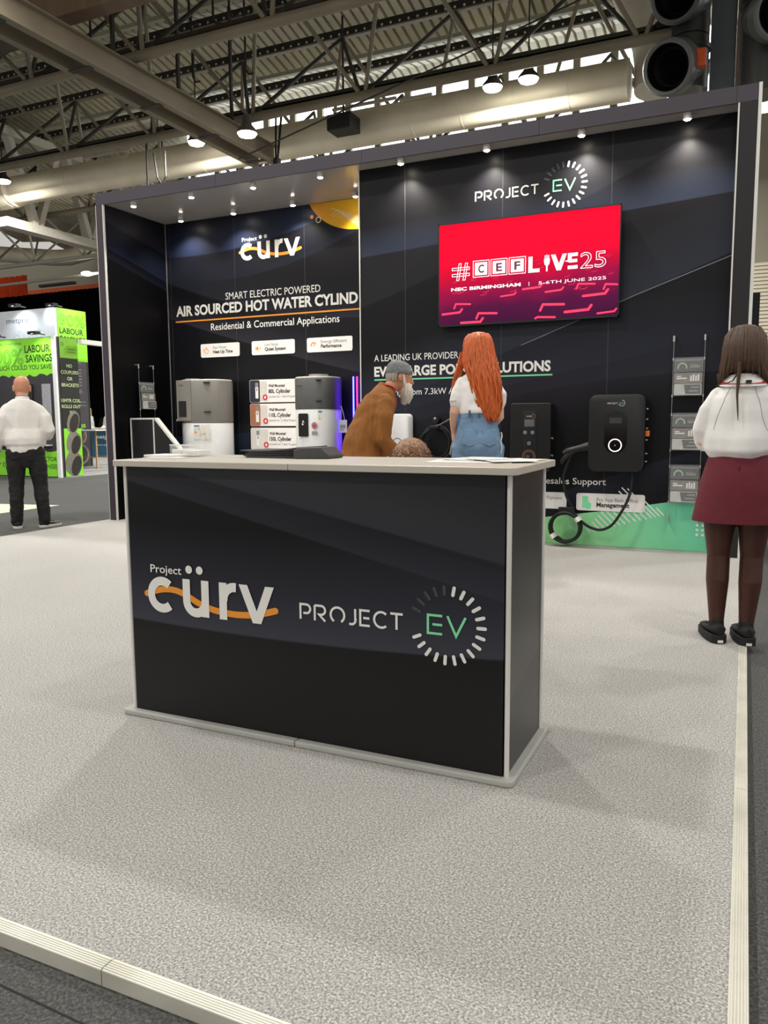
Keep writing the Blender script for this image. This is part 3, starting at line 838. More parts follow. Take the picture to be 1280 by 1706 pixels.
# ================================================================== RECEPTION COUNTER
CT = thing('reception_counter', 'long dark reception counter printed with two white logos, standing on the grey carpet', 'counter', (-1.43, 2.57, PLAT))
PG = mat('pale grey laminate', (196, 190, 178), .38, var=.03, scale=3)
EDGE = mat('light grey edge band', (206, 203, 196), .4, var=.03)
BASEM = mat('light grey base plate', (176, 176, 172), .4, var=.04)
def rr_prism(x0, x1, y0, y1, z0, z1, r, corners=(1, 1, 1, 1), n=6):
    pts = []
    spec = ((x1, y0, -90, -1, 1), (x1, y1, 0, -1, -1), (x0, y1, 90, 1, -1), (x0, y0, 180, 1, 1))
    for (cx_, cy_, a0, sx, sy), on in zip(spec, corners):
        if not on: pts.append((cx_, cy_, z0)); continue
        for i in range(n + 1):
            a = math.radians(a0 + 90 * i / n); pts.append((cx_ + sx * r + r * math.cos(a), cy_ + sy * r + r * math.sin(a), z0))
    return MB().prism(pts, (0, 0, z1 - z0))
part('base_plate', rr_prism(-2.232, -1.4275, 2.308, 2.85, PLAT, .058, .022, (0, 0, 1, 1)), BASEM, CT, bevel=.006)
part('base_plate', rr_prism(-1.4255, -.622, 2.308, 2.85, PLAT, .058, .022, (1, 1, 0, 0)), BASEM, CT, bevel=.006)
part('worktop', rr_prism(-2.226, -1.4275, 2.302, 2.84, 1.033, 1.057, .02, (0, 0, 1, 1)), PG, CT, bevel=.003)
part('worktop', rr_prism(-1.4255, -.618, 2.302, 2.84, 1.033, 1.057, .02, (1, 1, 0, 0)), PG, CT, bevel=.003)
KG = [(11, 11, 14), (15, 15, 18)]
cf = graphic_mat('counter front graphic', 'X', KG, [
    (.6126, -.1994, .0028, (55, 56, 62), .34, 1),
    (.475, -.229, .0, (38, 40, 48), .20, 1),
    (.50, .115, .0375, (56, 58, 70), .40, 1)], .30, .35)
cs = graphic_mat('counter side graphic', 'Y', [(36, 36, 34), (42, 42, 40)], [
    (-.08, .22, .0, (58, 58, 57), .5, 1), (.30, .21, 0, (60, 60, 58), .4, 1)], .35, .5)
FP = link('front_panel', MB().box(-2.178, -.664, 2.336, 2.352, .058, 1.033).mesh('front_panel'), cf, CT)
FP.matrix_parent_inverse = Matrix.Translation(-ORG[CT.name])
part('side_panel', MB().box(-.666, -.652, 2.356, 2.788, .058, 1.033), cs, CT)
SPN = [c for c in CT.children if c.name.startswith('side_panel')][0]
part('side_panel', MB().box(-2.192, -2.18, 2.356, 2.788, .058, 1.033), cs, CT)
part('back_panel', MB().box(-2.178, -.664, 2.78, 2.792, .058, 1.033), mat('dark counter back', (34, 34, 38), .5, var=.04), CT)
for x in (-.652, -2.192):
    for y in (2.344, 2.79):
        part('corner_post', MB().cyl((x, y, .058), (x, y, 1.033), .0085, n=12), WHITE_TRIM, CT, smooth=True)
# printed marks on the front: a print object is built in world coordinates
wave_logo((-2.107, 2.336, .468), (1, 0, 0), (0, 0, 1), 1.01, CT)
ring_logo((-1.405, 2.336, .505), (1, 0, 0), (0, 0, 1), 1.0, CT)
m_ = Print((0, 2.336, 0), (1, 0, 0), (0, 0, 1)); m_.stroke([(-2.178, 1.026), (-1.247, .856), (-.664, .735)], .004)
m_.build('fine_line_print', mat('dark counter line', (20, 20, 23), .4, var=.02), CT)

# ------------------------------------------------------------------ things lying on the counter
ZT = 1.0575
CLEAR = bpy.data.materials.new('clear acrylic'); CLEAR.use_nodes = True
b = CLEAR.node_tree.nodes['Principled BSDF']
b.inputs['Base Color'].default_value = (.92, .94, .95, 1); b.inputs['Roughness'].default_value = .06; b.inputs['Alpha'].default_value = .10
b.inputs['Specular IOR Level'].default_value = .6
PAPER = mat('white paper', (232, 230, 226), .6, var=.02)
FOLD = mat('charcoal folder leatherette', (66, 66, 68), .45, var=.1, scale=20, bump=.15, bscale=200)
F = thing('presentation_folder', 'dark grey presentation folder lying open-edged on the counter', 'folder', (-1.68, 2.72, ZT))
# soft sheaf of flaps on the left, thick spine block on the right
def sheet(z0, z1, x0, x1, droop):
    rs = []
    for i in range(9):
        t = i / 8; x = x0 + (x1 - x0) * t; zz = z0 + (z1 - z0) * t - droop * math.sin(PI * t)
        rs.append([(x, 2.60 - .06 * t * 0 + .02 * (1 - t), zz), (x, 2.83 + .16 * t * 0, zz), (x, 2.83, zz + .004), (x, 2.60 + .02 * (1 - t), zz + .004)])
    return MB().rings(rs)
part('cover', sheet(ZT + .001, ZT + .001, -1.82, -1.56, 0), FOLD, F)
part('cover', sheet(ZT + .026, ZT + .040, -1.845, -1.56, .006), FOLD, F)
for i in range(4):
    part('flap', sheet(ZT + .006 + .005 * i, ZT + .008 + .008 * i, -1.83 + .008 * i, -1.57, .001), mat('dark folder page', (44, 44, 47), .5, var=.06), F)
part('spine_block', MB().prism([(-1.575, 2.585, ZT), (-1.575, 2.585, ZT + .034), (-1.555, 2.59, ZT + .042), (-1.47, 2.61, ZT + .044), (-1.435, 2.62, ZT + .012), (-1.44, 2.618, ZT)], (0.0, .12, 0)), FOLD, F, bevel=.004)
# acrylic holder and leaflets at the left end
A = thing('leaflet_holder', 'low clear acrylic leaflet box at the left end of the counter', 'holder', (-2.12, 2.66, ZT))
x0, x1, y0, y1 = -2.185, -2.05, 2.60, 2.72
t_ = .003
m_ = MB().box(x0, x1, y0, y0 + t_, ZT, ZT + .05).box(x0, x1, y1 - t_, y1, ZT, ZT + .05).box(x0, x0 + t_, y0 + t_, y1 - t_, ZT, ZT + .05).box(x1 - t_, x1, y0 + t_, y1 - t_, ZT, ZT + .05).box(x0 + t_, x1 - t_, y0 + t_, y1 - t_, ZT, ZT + t_)
part('box', m_, CLEAR, A)
part('rim', MB().box(x0, x1, y0 - .001, y0 + .001, ZT + .047, ZT + .051), mat('polished acrylic edge', (236, 240, 240), .15, var=.02), A)
solo('leaflet_stack', MB().box(-2.178, -2.13, 2.605, 2.712, ZT + .004, ZT + .03).box(-2.125, -2.06, 2.605, 2.712, ZT + .004, ZT + .026), PAPER, 'small stack of white cards inside the clear acrylic box', 'cards', bevel=.001)
def paper(cx_, cy_, w, h, rz, z, th=.0012):
    c_, s_ = math.cos(rz), math.sin(rz)
    pts = [(cx_ + a * w / 2 * c_ - b_ * h / 2 * s_, cy_ + a * w / 2 * s_ + b_ * h / 2 * c_, z) for a, b_ in ((-1, -1), (1, -1), (1, 1), (-1, 1))]
    return MB().prism(pts, (0, 0, th))
solo('leaflet', paper(-2.10, 2.48, .16, .10, .04, ZT, .004), PAPER, 'white leaflet lying flat in front of the clear acrylic box', 'leaflet', 'white sheets on the counter')
m_ = paper(-2.145, 2.53, .13, .12, -.10, ZT + .005, .008)
solo('leaflet', m_, PAPER, 'thick white leaflet pile at the left end of the counter', 'leaflet', 'white sheets on the counter')
solo('clear_sleeve', paper(-2.0, 2.56, .10, .09, .2, ZT, .004), CLEAR, 'flat clear plastic sleeve beside the acrylic box', 'sleeve')
pl = [(-.86, 2.62, .30, .21, .10, 'white sheet of paper at the bottom of the spread at the counter end'), (-.80, 2.72, .21, .29, 1.35, 'white sheet lying crosswise in the spread at the counter end'),
      (-.90, 2.745, .15, .21, -.3, 'small white sheet at the back left of the paper spread'), (-.745, 2.64, .16, .22, .55, 'tilted white sheet nearest the right end of the counter'), (-.83, 2.66, .10, .13, .9, 'small folded card on top of the spread of white sheets')]
for i, (x, y, w, h, rz, lab) in enumerate(pl):
    o = solo('paper_sheet', paper(x, y, w, h, rz, ZT + .0016 * i, .0012 if i < 4 else .003), PAPER, lab, 'paper', 'white sheets on the counter')
    pr = Print((x, y, ZT + .0016 * i + .0014), (math.cos(rz), math.sin(rz), 0), (-math.sin(rz), math.cos(rz), 0), .0003); pr.lift = .0003
    for j in range(3): pr.rect(-w * .4, h * (.30 - .2 * j), w * (.3 - .1 * j), h * (.30 - .2 * j) + .006)
    pr.build('print_lines', GREY_INK, o)

# ================================================================== THINGS ON THE STAND WALLS
def rrect_pts(x0, x1, z0, z1, r, n=7):
    pts = []
    for cx_, cz_, a0 in ((x1 - r, z0 + r, -90), (x1 - r, z1 - r, 0), (x0 + r, z1 - r, 90), (x0 + r, z0 + r, 180)):
        for i in range(n + 1):
            a = math.radians(a0 + 90 * i / n); pts.append((cx_ + r * math.cos(a), cz_ + r * math.sin(a)))
    return pts
def slab(x0, x1, z0, z1, y0, y1, r):
    return MB().prism([(p[0], y0, p[1]) for p in rrect_pts(x0, x1, z0, z1, r)], (0, y1 - y0, 0))

# ---- television
TVX0, TVX1, TVZ0, TVZ1, TVY = -2.755, -1.055, 2.100, 3.062, 7.265
TV = thing('television', 'large wall television showing a red event title screen', 'television', (-1.9, 7.30, 2.1))
part('housing', MB().box(TVX0, TVX1, TVY + .004, 7.31, TVZ0, TVZ1), mat('black television plastic', (14, 14, 15), .35, var=.04), TV, bevel=.008)
part('bezel', MB().box(TVX0, TVX1, TVY - .004, TVY + .003, TVZ0, TVZ0 + .018).box(TVX0, TVX1, TVY - .004, TVY + .003, TVZ1 - .010, TVZ1).box(TVX0, TVX0 + .010, TVY - .004, TVY + .003, TVZ0, TVZ1).box(TVX1 - .010, TVX1, TVY - .004, TVY + .003, TVZ0, TVZ1), MATS['black television plastic'], TV)
part('wall_bracket', MB().box(-2.2, -1.6, 7.31, 7.338, 2.3, 2.9), DARKSTEEL, TV)
scr = bpy.data.materials.new('red television picture'); scr.use_nodes = True
nt = scr.node_tree; bs = nt.nodes['Principled BSDF']; bs.inputs['Base Color'].default_value = (.004, .004, .004, 1); bs.inputs['Roughness'].default_value = .1; bs.inputs['Specular IOR Level'].default_value = .08
tc = nt.nodes.new('ShaderNodeTexCoord'); sp = nt.nodes.new('ShaderNodeSeparateXYZ'); nt.links.new(tc.outputs['Object'], sp.inputs[0])
rp = nt.nodes.new('ShaderNodeValToRGB'); e = rp.color_ramp.elements
e[0].position = 0.0; e[0].color = rgb((52, 10, 44)); e[1].position = 1.0; e[1].color = rgb((226, 0, 38))
for pos, c in ((.18, (74, 10, 52)), (.36, (132, 8, 56)), (.50, (180, 2, 44)), (.68, (220, 0, 40))):
    x = e.new(pos); x.color = rgb(c)
nz = nt.nodes.new('ShaderNodeTexNoise'); nz.inputs['Scale'].default_value = 3.0; nt.links.new(tc.outputs['Object'], nz.inputs['Vector'])
hgt = math_node(nt, 'MULTIPLY', sp.outputs['Z'], 1.0 / .95)
hgt = math_node(nt, 'ADD', hgt, math_node(nt, 'MULTIPLY', math_node(nt, 'SUBTRACT', nz.outputs['Fac'], .5), .22))
hgt = math_node(nt, 'ADD', hgt, math_node(nt, 'MULTIPLY', sp.outputs['X'], -.05), clamp=True)
nt.links.new(hgt, rp.inputs['Fac']); nt.links.new(rp.outputs['Color'], bs.inputs['Emission Color']); bs.inputs['Emission Strength'].default_value = 1.0
SCR = part('screen', MB().box(TVX0 + .01, TVX1 - .01, TVY, TVY + .0045, TVZ0 + .018, TVZ1 - .01), scr, TV, label='glowing red screen with white title')
TW = emit_mat('white screen title', (255, 255, 255), .92)
TR = emit_mat('pink screen arrow', (255, 40, 84), .95)
TRD = emit_mat('dim pink screen arrow', (205, 22, 74), .75)
TP = lambda k: Print((0, TVY, 0), (1, 0, 0), (0, 0, 1)).layer(k)
p = TP(2)
def outline_poly(pr, pts, w): pr.stroke(pts + [pts[0], pts[1]], w)
# hash sign in outline
hx, hz = -2.612, 2.528
for dx_ in (.045, .108):
    outline_poly(p, [(hx + dx_, hz), (hx + dx_ + .022, hz), (hx + dx_ + .046, hz + .155), (hx + dx_ + .024, hz + .155)], .006)
for dz_ in (.038, .095):
    outline_poly(p, [(hx, hz + dz_), (hx + .172, hz + dz_), (hx + .172, hz + dz_ + .022), (hx, hz + dz_ + .022)], .006)
for x0, ch in ((-2.402, 'C'), (-2.228, 'E'), (-2.054, 'F')):
    z0 = 2.545
    outline_poly(p, [(x0, z0), (x0 + .155, z0), (x0 + .155, z0 + .148), (x0, z0 + .148)], .006)
    p.rect(x0 + .017, z0 + .016, x0 + .138, z0 + .132)
p.poly([(-1.872, 2.685), (-1.834, 2.685), (-1.834, 2.575), (-1.768, 2.575), (-1.768, 2.543), (-1.872, 2.543)])     # L
# plug shaped I
p.rect(-1.727, 2.628, -1.675, 2.655); p.rect(-1.722, 2.655, -1.713, 2.685); p.rect(-1.706, 2.655, -1.697, 2.690); p.rect(-1.690, 2.655, -1.681, 2.685)
p.poly([(-1.727, 2.628), (-1.675, 2.628), (-1.680, 2.605), (-1.694, 2.590), (-1.694, 2.543), (-1.708, 2.543), (-1.708, 2.590), (-1.722, 2.605)])
p.poly([(-1.665, 2.685), (-1.625, 2.685), (-1.592, 2.600), (-1.592, 2.543), (-1.612, 2.543)]); p.poly([(-1.592, 2.543), (-1.592, 2.600), (-1.559, 2.685), (-1.522, 2.685), (-1.573, 2.543)])   # V
p.rect(-1.512, 2.655, -1.424, 2.685); p.rect(-1.512, 2.545, -1.424, 2.575); p.rect(-1.500, 2.602, -1.428, 2.630); p.poly([(-1.54, 2.618), (-1.49, 2.602), (-1.47, 2.618), (-1.49, 2.634)]); p.rect(-1.512, 2.63, -1.478, 2.685)  # E
p.text('NEC BIRMINGHAM', -2.622, 2.432, .030, u1=-1.942, bold=.03)
p.rect(-1.866, 2.426, -1.862, 2.462)
p.text('5-6TH JUNE 2025', -1.775, 2.432, .028, u1=-1.172, bold=0.0)
p.outline_text('25', -1.398, 2.543, .142, .006, -1.178)
p.build('title_lettering', TW, SCR, 'white event title on the screen')
p = TP(4)
for x0, ch in ((-2.402, 'C'), (-2.228, 'E'), (-2.054, 'F')): p.text(ch, x0 + .05, 2.583, .075, u1=x0 + .108, bold=.03)
p.build('box_lettering', emit_mat('dark screen letter', (90, 8, 44), .8), SCR, 'dark red letters in the white boxes')
p = TP(1)
# chevrons scattered over the lower half of the picture
for (x, z, s, fl) in ((-2.60, 2.22, 1.1, 1), (-2.28, 2.20, 1.1, -1), (-1.82, 2.40, 1.0, 1), (-1.62, 2.36, .9, 1), (-1.36, 2.40, .9, -1), (-1.40, 2.17, 1.3, 1), (-1.66, 2.24, 1.2, -1), (-1.25, 2.30, 1.2, 1), (-1.12, 2.38, .9, -1), (-2.40, 2.12, 1.2, 1), (-2.52, 2.30, .9, -1), (-1.72, 2.13, 1.0, -1), (-2.05, 2.35, .8, 1), (-1.15, 2.14, .9, 1)):
    w = .10 * s; h = .035 * s
    pts = [(x - w, z), (x + w * .6, z + .01), (x + w * .8, z + h)] if fl > 0 else [(x + w, z), (x - w * .6, z + .01), (x - w * .8, z - h)]
    pts = [(min(max(a, TVX0 + .02), TVX1 - .02), min(max(b_, TVZ0 + .03), TVZ1)) for a, b_ in pts]
    p.stroke(pts, .018 * s, True)
p.build('arrow_pattern', TR, SCR, 'pink chevrons on the screen')
p = TP(1)
rng = random.Random(3)
for i in range(46):
    z = 2.36 + .34 * rng.random() ** 1.6; x = TVX0 + .1 + rng.random() * 1.5; s = .5 * (1 - (z - 2.36) * 1.6)
    p.stroke([(x, z), (x + .10 * s, z + .012 * s), (x + .13 * s, z + .04 * s)], .012 * max(s, .15), False)
p.build('arrow_pattern', TRD, SCR, 'dim pink chevrons higher on the screen')

# ---- white information panels
def info_panel(x0, x1, z0, z1, y, label, lines, icon, group):
    t = thing('info_panel', label, 'sign', ((x0 + x1) / 2, y, z0), group)
    part('board', slab(x0, x1, z0, z1, y - .009, y - .001, .022), LABEL_WHITE, t)
    P_ = lambda k: Print((0, y - .009, 0), (1, 0, 0), (0, 0, 1)).layer(k)
    a = P_(0); d = P_(0); g = P_(0)
    for (s, u0, u1, v, cap, bold) in lines:
        (d if bold else g).text(s, u0, v, cap, u1=u1, bold=.03 if bold else .004)
    if d.mb.v: d.build('bold_lettering', DARK_INK, t)
    if g.mb.v: g.build('grey_lettering', GREY_INK, t)
    return t, P_
def orange_icon(P_, kind, t, u, v, s, m=ORANGE_INK):
    a = P_(0)
    if kind == 'clock':
        a.ring(u, v, s * .8, s, 20, 380); a.stroke([(u, v), (u + s * .3, v + s * .45)], s * .16); a.rect(u - s * .2, v + s * 1.05, u + s * .2, v + s * 1.3)
        a.stroke([(u - s * 1.4, v + s * .4), (u - s * .9, v + s * .4)], s * .14); a.stroke([(u - s * 1.5, v), (u - s * .95, v)], s * .14)
    elif kind == 'speaker':
        a.rect(u - s, v - s * .4, u - s * .4, v + s * .4); a.poly([(u - s * .4, v - s * .4), (u + s * .2, v - s * .95), (u + s * .2, v + s * .95), (u - s * .4, v + s * .4)])
        a.stroke([(u + s * .6, v - s * .3), (u + s * 1.2, v + s * .3)], s * .16); a.stroke([(u + s * .6, v + s * .3), (u + s * 1.2, v - s * .3)], s * .16)
    elif kind == 'gauge':
        a.ring(u, v, s * .75, s * 1.15, 20, 200, 20); a.stroke([(u, v - s * .1), (u + s * .8, v + s * .5)], s * .2); a.disc(u, v - s * .1, s * .2)
    else:
        a.rrect(u - s * .8, v - s * 1.2, u + s * .5, v + s * 1.4, s * .2); a.poly([(u, v - s * 1.4), (u + s * 1.1, v - s * 1.4), (u + s * 1.2, v - s * .2), (u + s * .2, v + s * .4)])
    a.build('icon', m, t)
G1 = 'white feature panels under the water cylinder headline'
for x0, x1, lab, l1, l2, kind in ((-6.317, -5.728, 'small white panel with a stopwatch icon reading Heat Up Time', 'Fast Water', 'Heat Up Time', 'clock'),
                                  (-5.545, -4.933, 'small white panel with a loudspeaker icon reading Quiet System', 'Low Noise', 'Quiet System', 'speaker'),
                                  (-4.764, -4.159, 'small white panel with a gauge icon reading Performance', 'Energy Efficient', 'Performance', 'gauge')):
    t, P_ = info_panel(x0, x1, 2.012, 2.180, 8.188, lab, [(l1, x0 + .19, x0 + .19 + .026 * len(l1) * .82, 2.115, .036, False), (l2, x0 + .19, x0 + .19 + .031 * len(l2) * .80, 2.060, .040, True)], kind, G1)
    orange_icon(P_, kind, t, x0 + .09, 2.092, .034)
    P_(0).rect(x0 + .158, 2.045, x0 + .160, 2.150).build('divider', mat('pale divider print', (200, 196, 190), .6, var=.02), t)
G2 = 'white panels under the support text'
t, P_ = info_panel(-2.06, -1.495, .366, .522, 7.34, 'white panel reading Payment, half hidden behind the counter', [('Contactless', -1.90, -1.70, .455, .034, False), ('Payment', -1.68, -1.535, .455, .034, False), ('Solutions', -1.90, -1.72, .400, .038, True)], '', G2)
t, P_ = info_panel(-1.403, -.792, .362, .522, 7.34, 'white panel with a green phone icon reading Management, by the cable coil', [('Pro App Back Office', -1.218, -.855, .450, .034, False), ('Management', -1.218, -.925, .400, .042, True)], '', G2)
orange_icon(P_, 'phone', t, -1.315, .436, .042, GREEN_INK)

# ---- three product boards beside the water cylinder
G3 = 'white product boards for the wall cylinders'
PHOTO = {'navy': mat('navy picture print', (38, 42, 58), .6, var=.2), 'brown': mat('brown picture print', (166, 108, 76), .6, var=.12), 'pale': mat('pale picture print', (214, 210, 204), .6, var=.05)}
for z0, z1, vol, lab, col, l3 in ((1.436, 1.712, '80L', 'white product board for the 80L cylinder, topmost of the stacked three', 'navy', 'Suitable for 1 Bed Properties'),
                                  (1.147, 1.420, '110L', 'white product board for the 110L cylinder, middle of the stacked three', 'brown', 'Suitable for 1-2 Bed Properties'),
                                  (.856, 1.126, '150L', 'white product board for the 150L cylinder, lowest of the stacked three', 'pale', 'Suitable for 3 Bed Properties')):
    x0, x1 = -5.592, -4.58
    L0 = x0 + .275
    t, P_ = info_panel(x0, x1, z0, z1, 8.188, lab, [('Wall Mounted', L0, L0 + .235, z0 + .185, .034, True), (vol + ' Cylinder', L0, L0 + .315, z0 + .112, .048, True), (l3, L0, L0 + .42, z0 + .058, .026, False)], '', G3)
    P_(0).rrect(x0 + .004, z0 + .004, x0 + .15, z1 - .004, .02).build('picture', PHOTO[col], t, '%s picture of a slim cylinder' % col)
    P_(0).rect(x0 + .15, z0 + .02, x0 + .255, z1 - .02).build('side_picture', PHOTO['pale'], t)
    P_(1).rect(x0 + .085, z0 + .05, x0 + .128, z1 - .09).build('cylinder_body', WHITE_INK, t)
    a = P_(1); a.rect(x0 + .085, z1 - .09, x0 + .128, z1 - .035).rect(x0 + .098, z1 - .135, x0 + .115, z1 - .10); a.build('cylinder_top', GREY_INK, t)
    P_(2).disc(x0 + .226, z0 + .062, .036).build('badge_disc', RED_INK, t, 'round red badge')
    P_(3).poly([(x0 + .207, z0 + .058), (x0 + .226, z0 + .083), (x0 + .245, z0 + .058), (x0 + .236, z0 + .058), (x0 + .236, z0 + .045), (x0 + .216, z0 + .045), (x0 + .216, z0 + .058)]).build('badge_mark', WHITE_INK, t)

# ---- water cylinders
CYG = mat('grey cylinder casing', (128, 125, 120), .28, var=.05, scale=4, stretch=(6, 6, .3))
CYG2 = mat('slate cylinder casing', (92, 92, 92), .45, var=.05)
CYW = mat('white cylinder casing', (226, 227, 228), .3, var=.03)
BLK = mat('black gloss panel', (12, 12, 13), .12, var=.03)
def half_round(cx_, cy_, w, d, z0, z1, n=26, sup=2.6):
    """plan outline: rounded front, flatter back"""
    pts = []
    for i in range(n * 2):
        a = 2 * PI * i / (n * 2); c_, s_ = math.cos(a), math.sin(a)
        pts.append((cx_ + math.copysign(abs(c_) ** (2 / sup), c_) * w / 2, cy_ + math.copysign(abs(s_) ** (2 / sup), s_) * d / 2, z0))
    return pts
def cylinder_unit(cx_, w, d, zsplit, ztop, label, gtop, panel_x, panel_z, strip):
    cy_ = 8.165 - d / 2
    t = thing('water_cylinder', label, 'water heater', (cx_, cy_, .6), 'wall hung hot water cylinders')
    part('lower_casing', MB().prism(half_round(cx_, cy_, w, d, .55, 0), (0, 0, zsplit - .55)), CYW, t, bevel=.006, smooth=True, label='white lower casing')
    part('upper_casing', MB().prism(half_round(cx_, cy_, w + .006, d + .006, zsplit + .001, 0), (0, 0, ztop - zsplit - .02)), gtop, t, bevel=.006, smooth=True, label='grey upper casing')
    part('lid', MB().prism(half_round(cx_, cy_, w - .01, d - .01, ztop - .019, 0), (0, 0, .019)), WHITE_TRIM, t, bevel=.006, smooth=True)
    part('bottom_cap', MB().prism(half_round(cx_, cy_, w - .02, d - .02, .53, 0), (0, 0, .02)), CYG2, t)
    part('wall_bracket', MB().box(cx_ - .08, cx_ + .08, cy_ + d / 2 - .01, 8.186, .8, 1.5), DARKSTEEL, t)
    return t, cy_
t, cy1 = cylinder_unit(-6.04, .62, .50, 1.19, 1.712, 'grey and white hot water cylinder with the side control strip, left of the product boards', CYG, 0, 0, True)
yF = cy1 - .25
part('control_strip', MB().box(-6.30, -6.085, yF - .012, yF + .05, 1.215, 1.705), CYG, t, bevel=.006)
part('control_panel', MB().box(-6.265, -6.155, yF - .020, yF - .010, 1.265, 1.455), BLK, t, bevel=.004)
part('vent_cap', MB().cyl((-6.22, cy1 - .05, 1.713), (-6.22, cy1 - .05, 1.732), .085, n=24), CYG, t, smooth=True)
for z in (1.315, 1.665): part('clip', MB().box(-5.90, -5.82, yF - .004, yF + .03, z, z + .012), BLK, t)
part('valve', MB().cyl((-6.31, yF + .06, 1.225), (-6.36, yF + .06, 1.225), .014, n=10), WHITE_TRIM, t)
a = Print((0, yF - .003, 0), (1, 0, 0), (0, 0, 1)); a.rect(-6.06, .99, -5.97, 1.165); a.rect(-5.955, 1.06, -5.90, 1.165); a.rect(-5.95, .99, -5.89, 1.05); a.rect(-5.88, 1.00, -5.825, 1.165)
a.build('rating_label', mat('cream sticker', (222, 216, 206), .5, var=.05), t, 'cream rating stickers')
a = Print((0, yF - .003, 0), (1, 0, 0), (0, 0, 1)).layer(1); a.rect(-6.055, 1.148, -5.975, 1.162); a.rect(-5.99, 1.115, -5.975, 1.125); a.build('label_heading', mat('blue sticker print', (40, 84, 150), .5, var=.03), t)
a = Print((0, yF - .003, 0), (1, 0, 0), (0, 0, 1)).layer(1); a.poly([(-6.05, 1.07), (-6.015, 1.07), (-6.008, 1.078), (-6.015, 1.086), (-6.05, 1.086)]); a.build('energy_bar', ORANGE_INK, t, 'orange energy rating bar')
a = Print((0, yF - .003, 0), (1, 0, 0), (0, 0, 1)).layer(1); a.rect(-6.05, 1.09, -6.02, 1.105); a.rect(-6.05, 1.108, -6.028, 1.12); a.build('energy_bar', GREEN_INK, t, 'green energy rating bar')
a = Print((0, yF - .012, 0), (1, 0, 0), (0, 0, 1)).layer(1); a.text('curv', -6.25, 1.635, .025, bold=.01); a.build('badge_lettering', DARK_INK, t)
t, cy2 = cylinder_unit(-4.475, .50, .48, 1.337, 1.702, 'slate and white hot water cylinder with a black touch panel, beside the blue light tube', CYG2, 0, 0, False)
yF = cy2 - .24
part('vent_cap', MB().cyl((-4.47, cy2, 1.702), (-4.47, cy2, 1.735), .12, .11, n=28), CYG, t, smooth=True)
part('control_panel', slab(-4.60, -4.475, 1.03, 1.29, yF - .012, yF + .03, .015), BLK, t, bevel=.003)
a = Print((0, yF - .013, 0), (1, 0, 0), (0, 0, 1)); a.text('A', -4.55, 1.185, .03, bold=.02); a.rect(-4.552, 1.16, -4.532, 1.178); a.build('panel_mark', WHITE_INK, t)
a = Print((0, yF - .004, 0), (1, 0, 0), (0, 0, 1)); a.ring(-4.395, 1.155, .022, .038); a.rect(-4.43, 1.05, -4.36, 1.09); a.build('seal_print', GREY_INK, t)
a = Print((0, yF - .004, 0), (1, 0, 0), (0, 0, 1)).layer(1); a.disc(-4.395, 1.15, .024); a.build('seal_print', RED_INK, t, 'red centre of the seal')
a = Print((0, yF - .004, 0), (1, 0, 0), (0, 0, 1)); a.rect(-4.345, 1.30, -4.295, 1.315); a.build('label_heading', MATS['blue sticker print'], t)
a = Print((0, yF - .004, 0), (1, 0, 0), (0, 0, 1)); a.poly([(-4.345, 1.22), (-4.32, 1.22), (-4.31, 1.23), (-4.32, 1.24), (-4.345, 1.24)]); a.build('energy_bar', ORANGE_INK, t, 'orange energy rating bar')
a = Print((0, yF - .004, 0), (1, 0, 0), (0, 0, 1)); a.rect(-4.345, 1.245, -4.32, 1.275); a.build('energy_bar', GREEN_INK, t, 'green energy rating bar')
a = Print((0, yF - .004, 0), (1, 0, 0), (0, 0, 1)).layer(1); a.text('curv', -4.615, 1.585, .03, bold=.01); a.build('badge_lettering', DARK_INK, t)
for z in (1.42, 1.655): part('clip', MB().box(-4.37, -4.31, yF - .006, yF + .02, z, z + .01), BLK, t)
t = thing('price_tag', 'clear tag on a loop of wire hung at the right of the slate cylinder', 'tag', (-4.18, 7.93, 1.1))
part('card', MB().box(-4.215, -4.11, 7.925, 7.929, 1.07, 1.215), mat('pale lilac card', (196, 194, 214), .4, var=.05), t)
part('wire', MB().tube([(-4.222, 7.95, 1.36), (-4.19, 7.94, 1.37), (-4.16, 7.93, 1.30), (-4.14, 7.927, 1.215)], .003, n=6), WHITE_TRIM, t)
a = Print((0, 7.925, 0), (1, 0, 0), (0, 0, 1)); a.rect(-4.20, 1.12, -4.13, 1.16); a.rect(-4.20, 1.095, -4.15, 1.108); a.build('print_lines', GREY_INK, t)

# ---- light tubes
for x, c, st, lab in ((-4.122, (40, 40, 255), 22, 'vertical glowing blue light tube in the recess beside the wall joint'), (-4.075, (255, 40, 90), 3.0, 'vertical glowing red light tube in the recess beside the wall joint')):
    t = thing('light_tube', lab, 'light tube', (x, 8.12, PLAT), 'coloured light tubes')
    part('tube', MB().cyl((x, 8.12, .10), (x, 8.12, 1.71), .0085, n=12), emit_mat('glow tube %d' % c[0], c, st), t, smooth=True)
    part('foot', MB().cyl((x, 8.12, PLAT), (x, 8.12, .10), .014, n=12), DARKSTEEL, t, smooth=True)

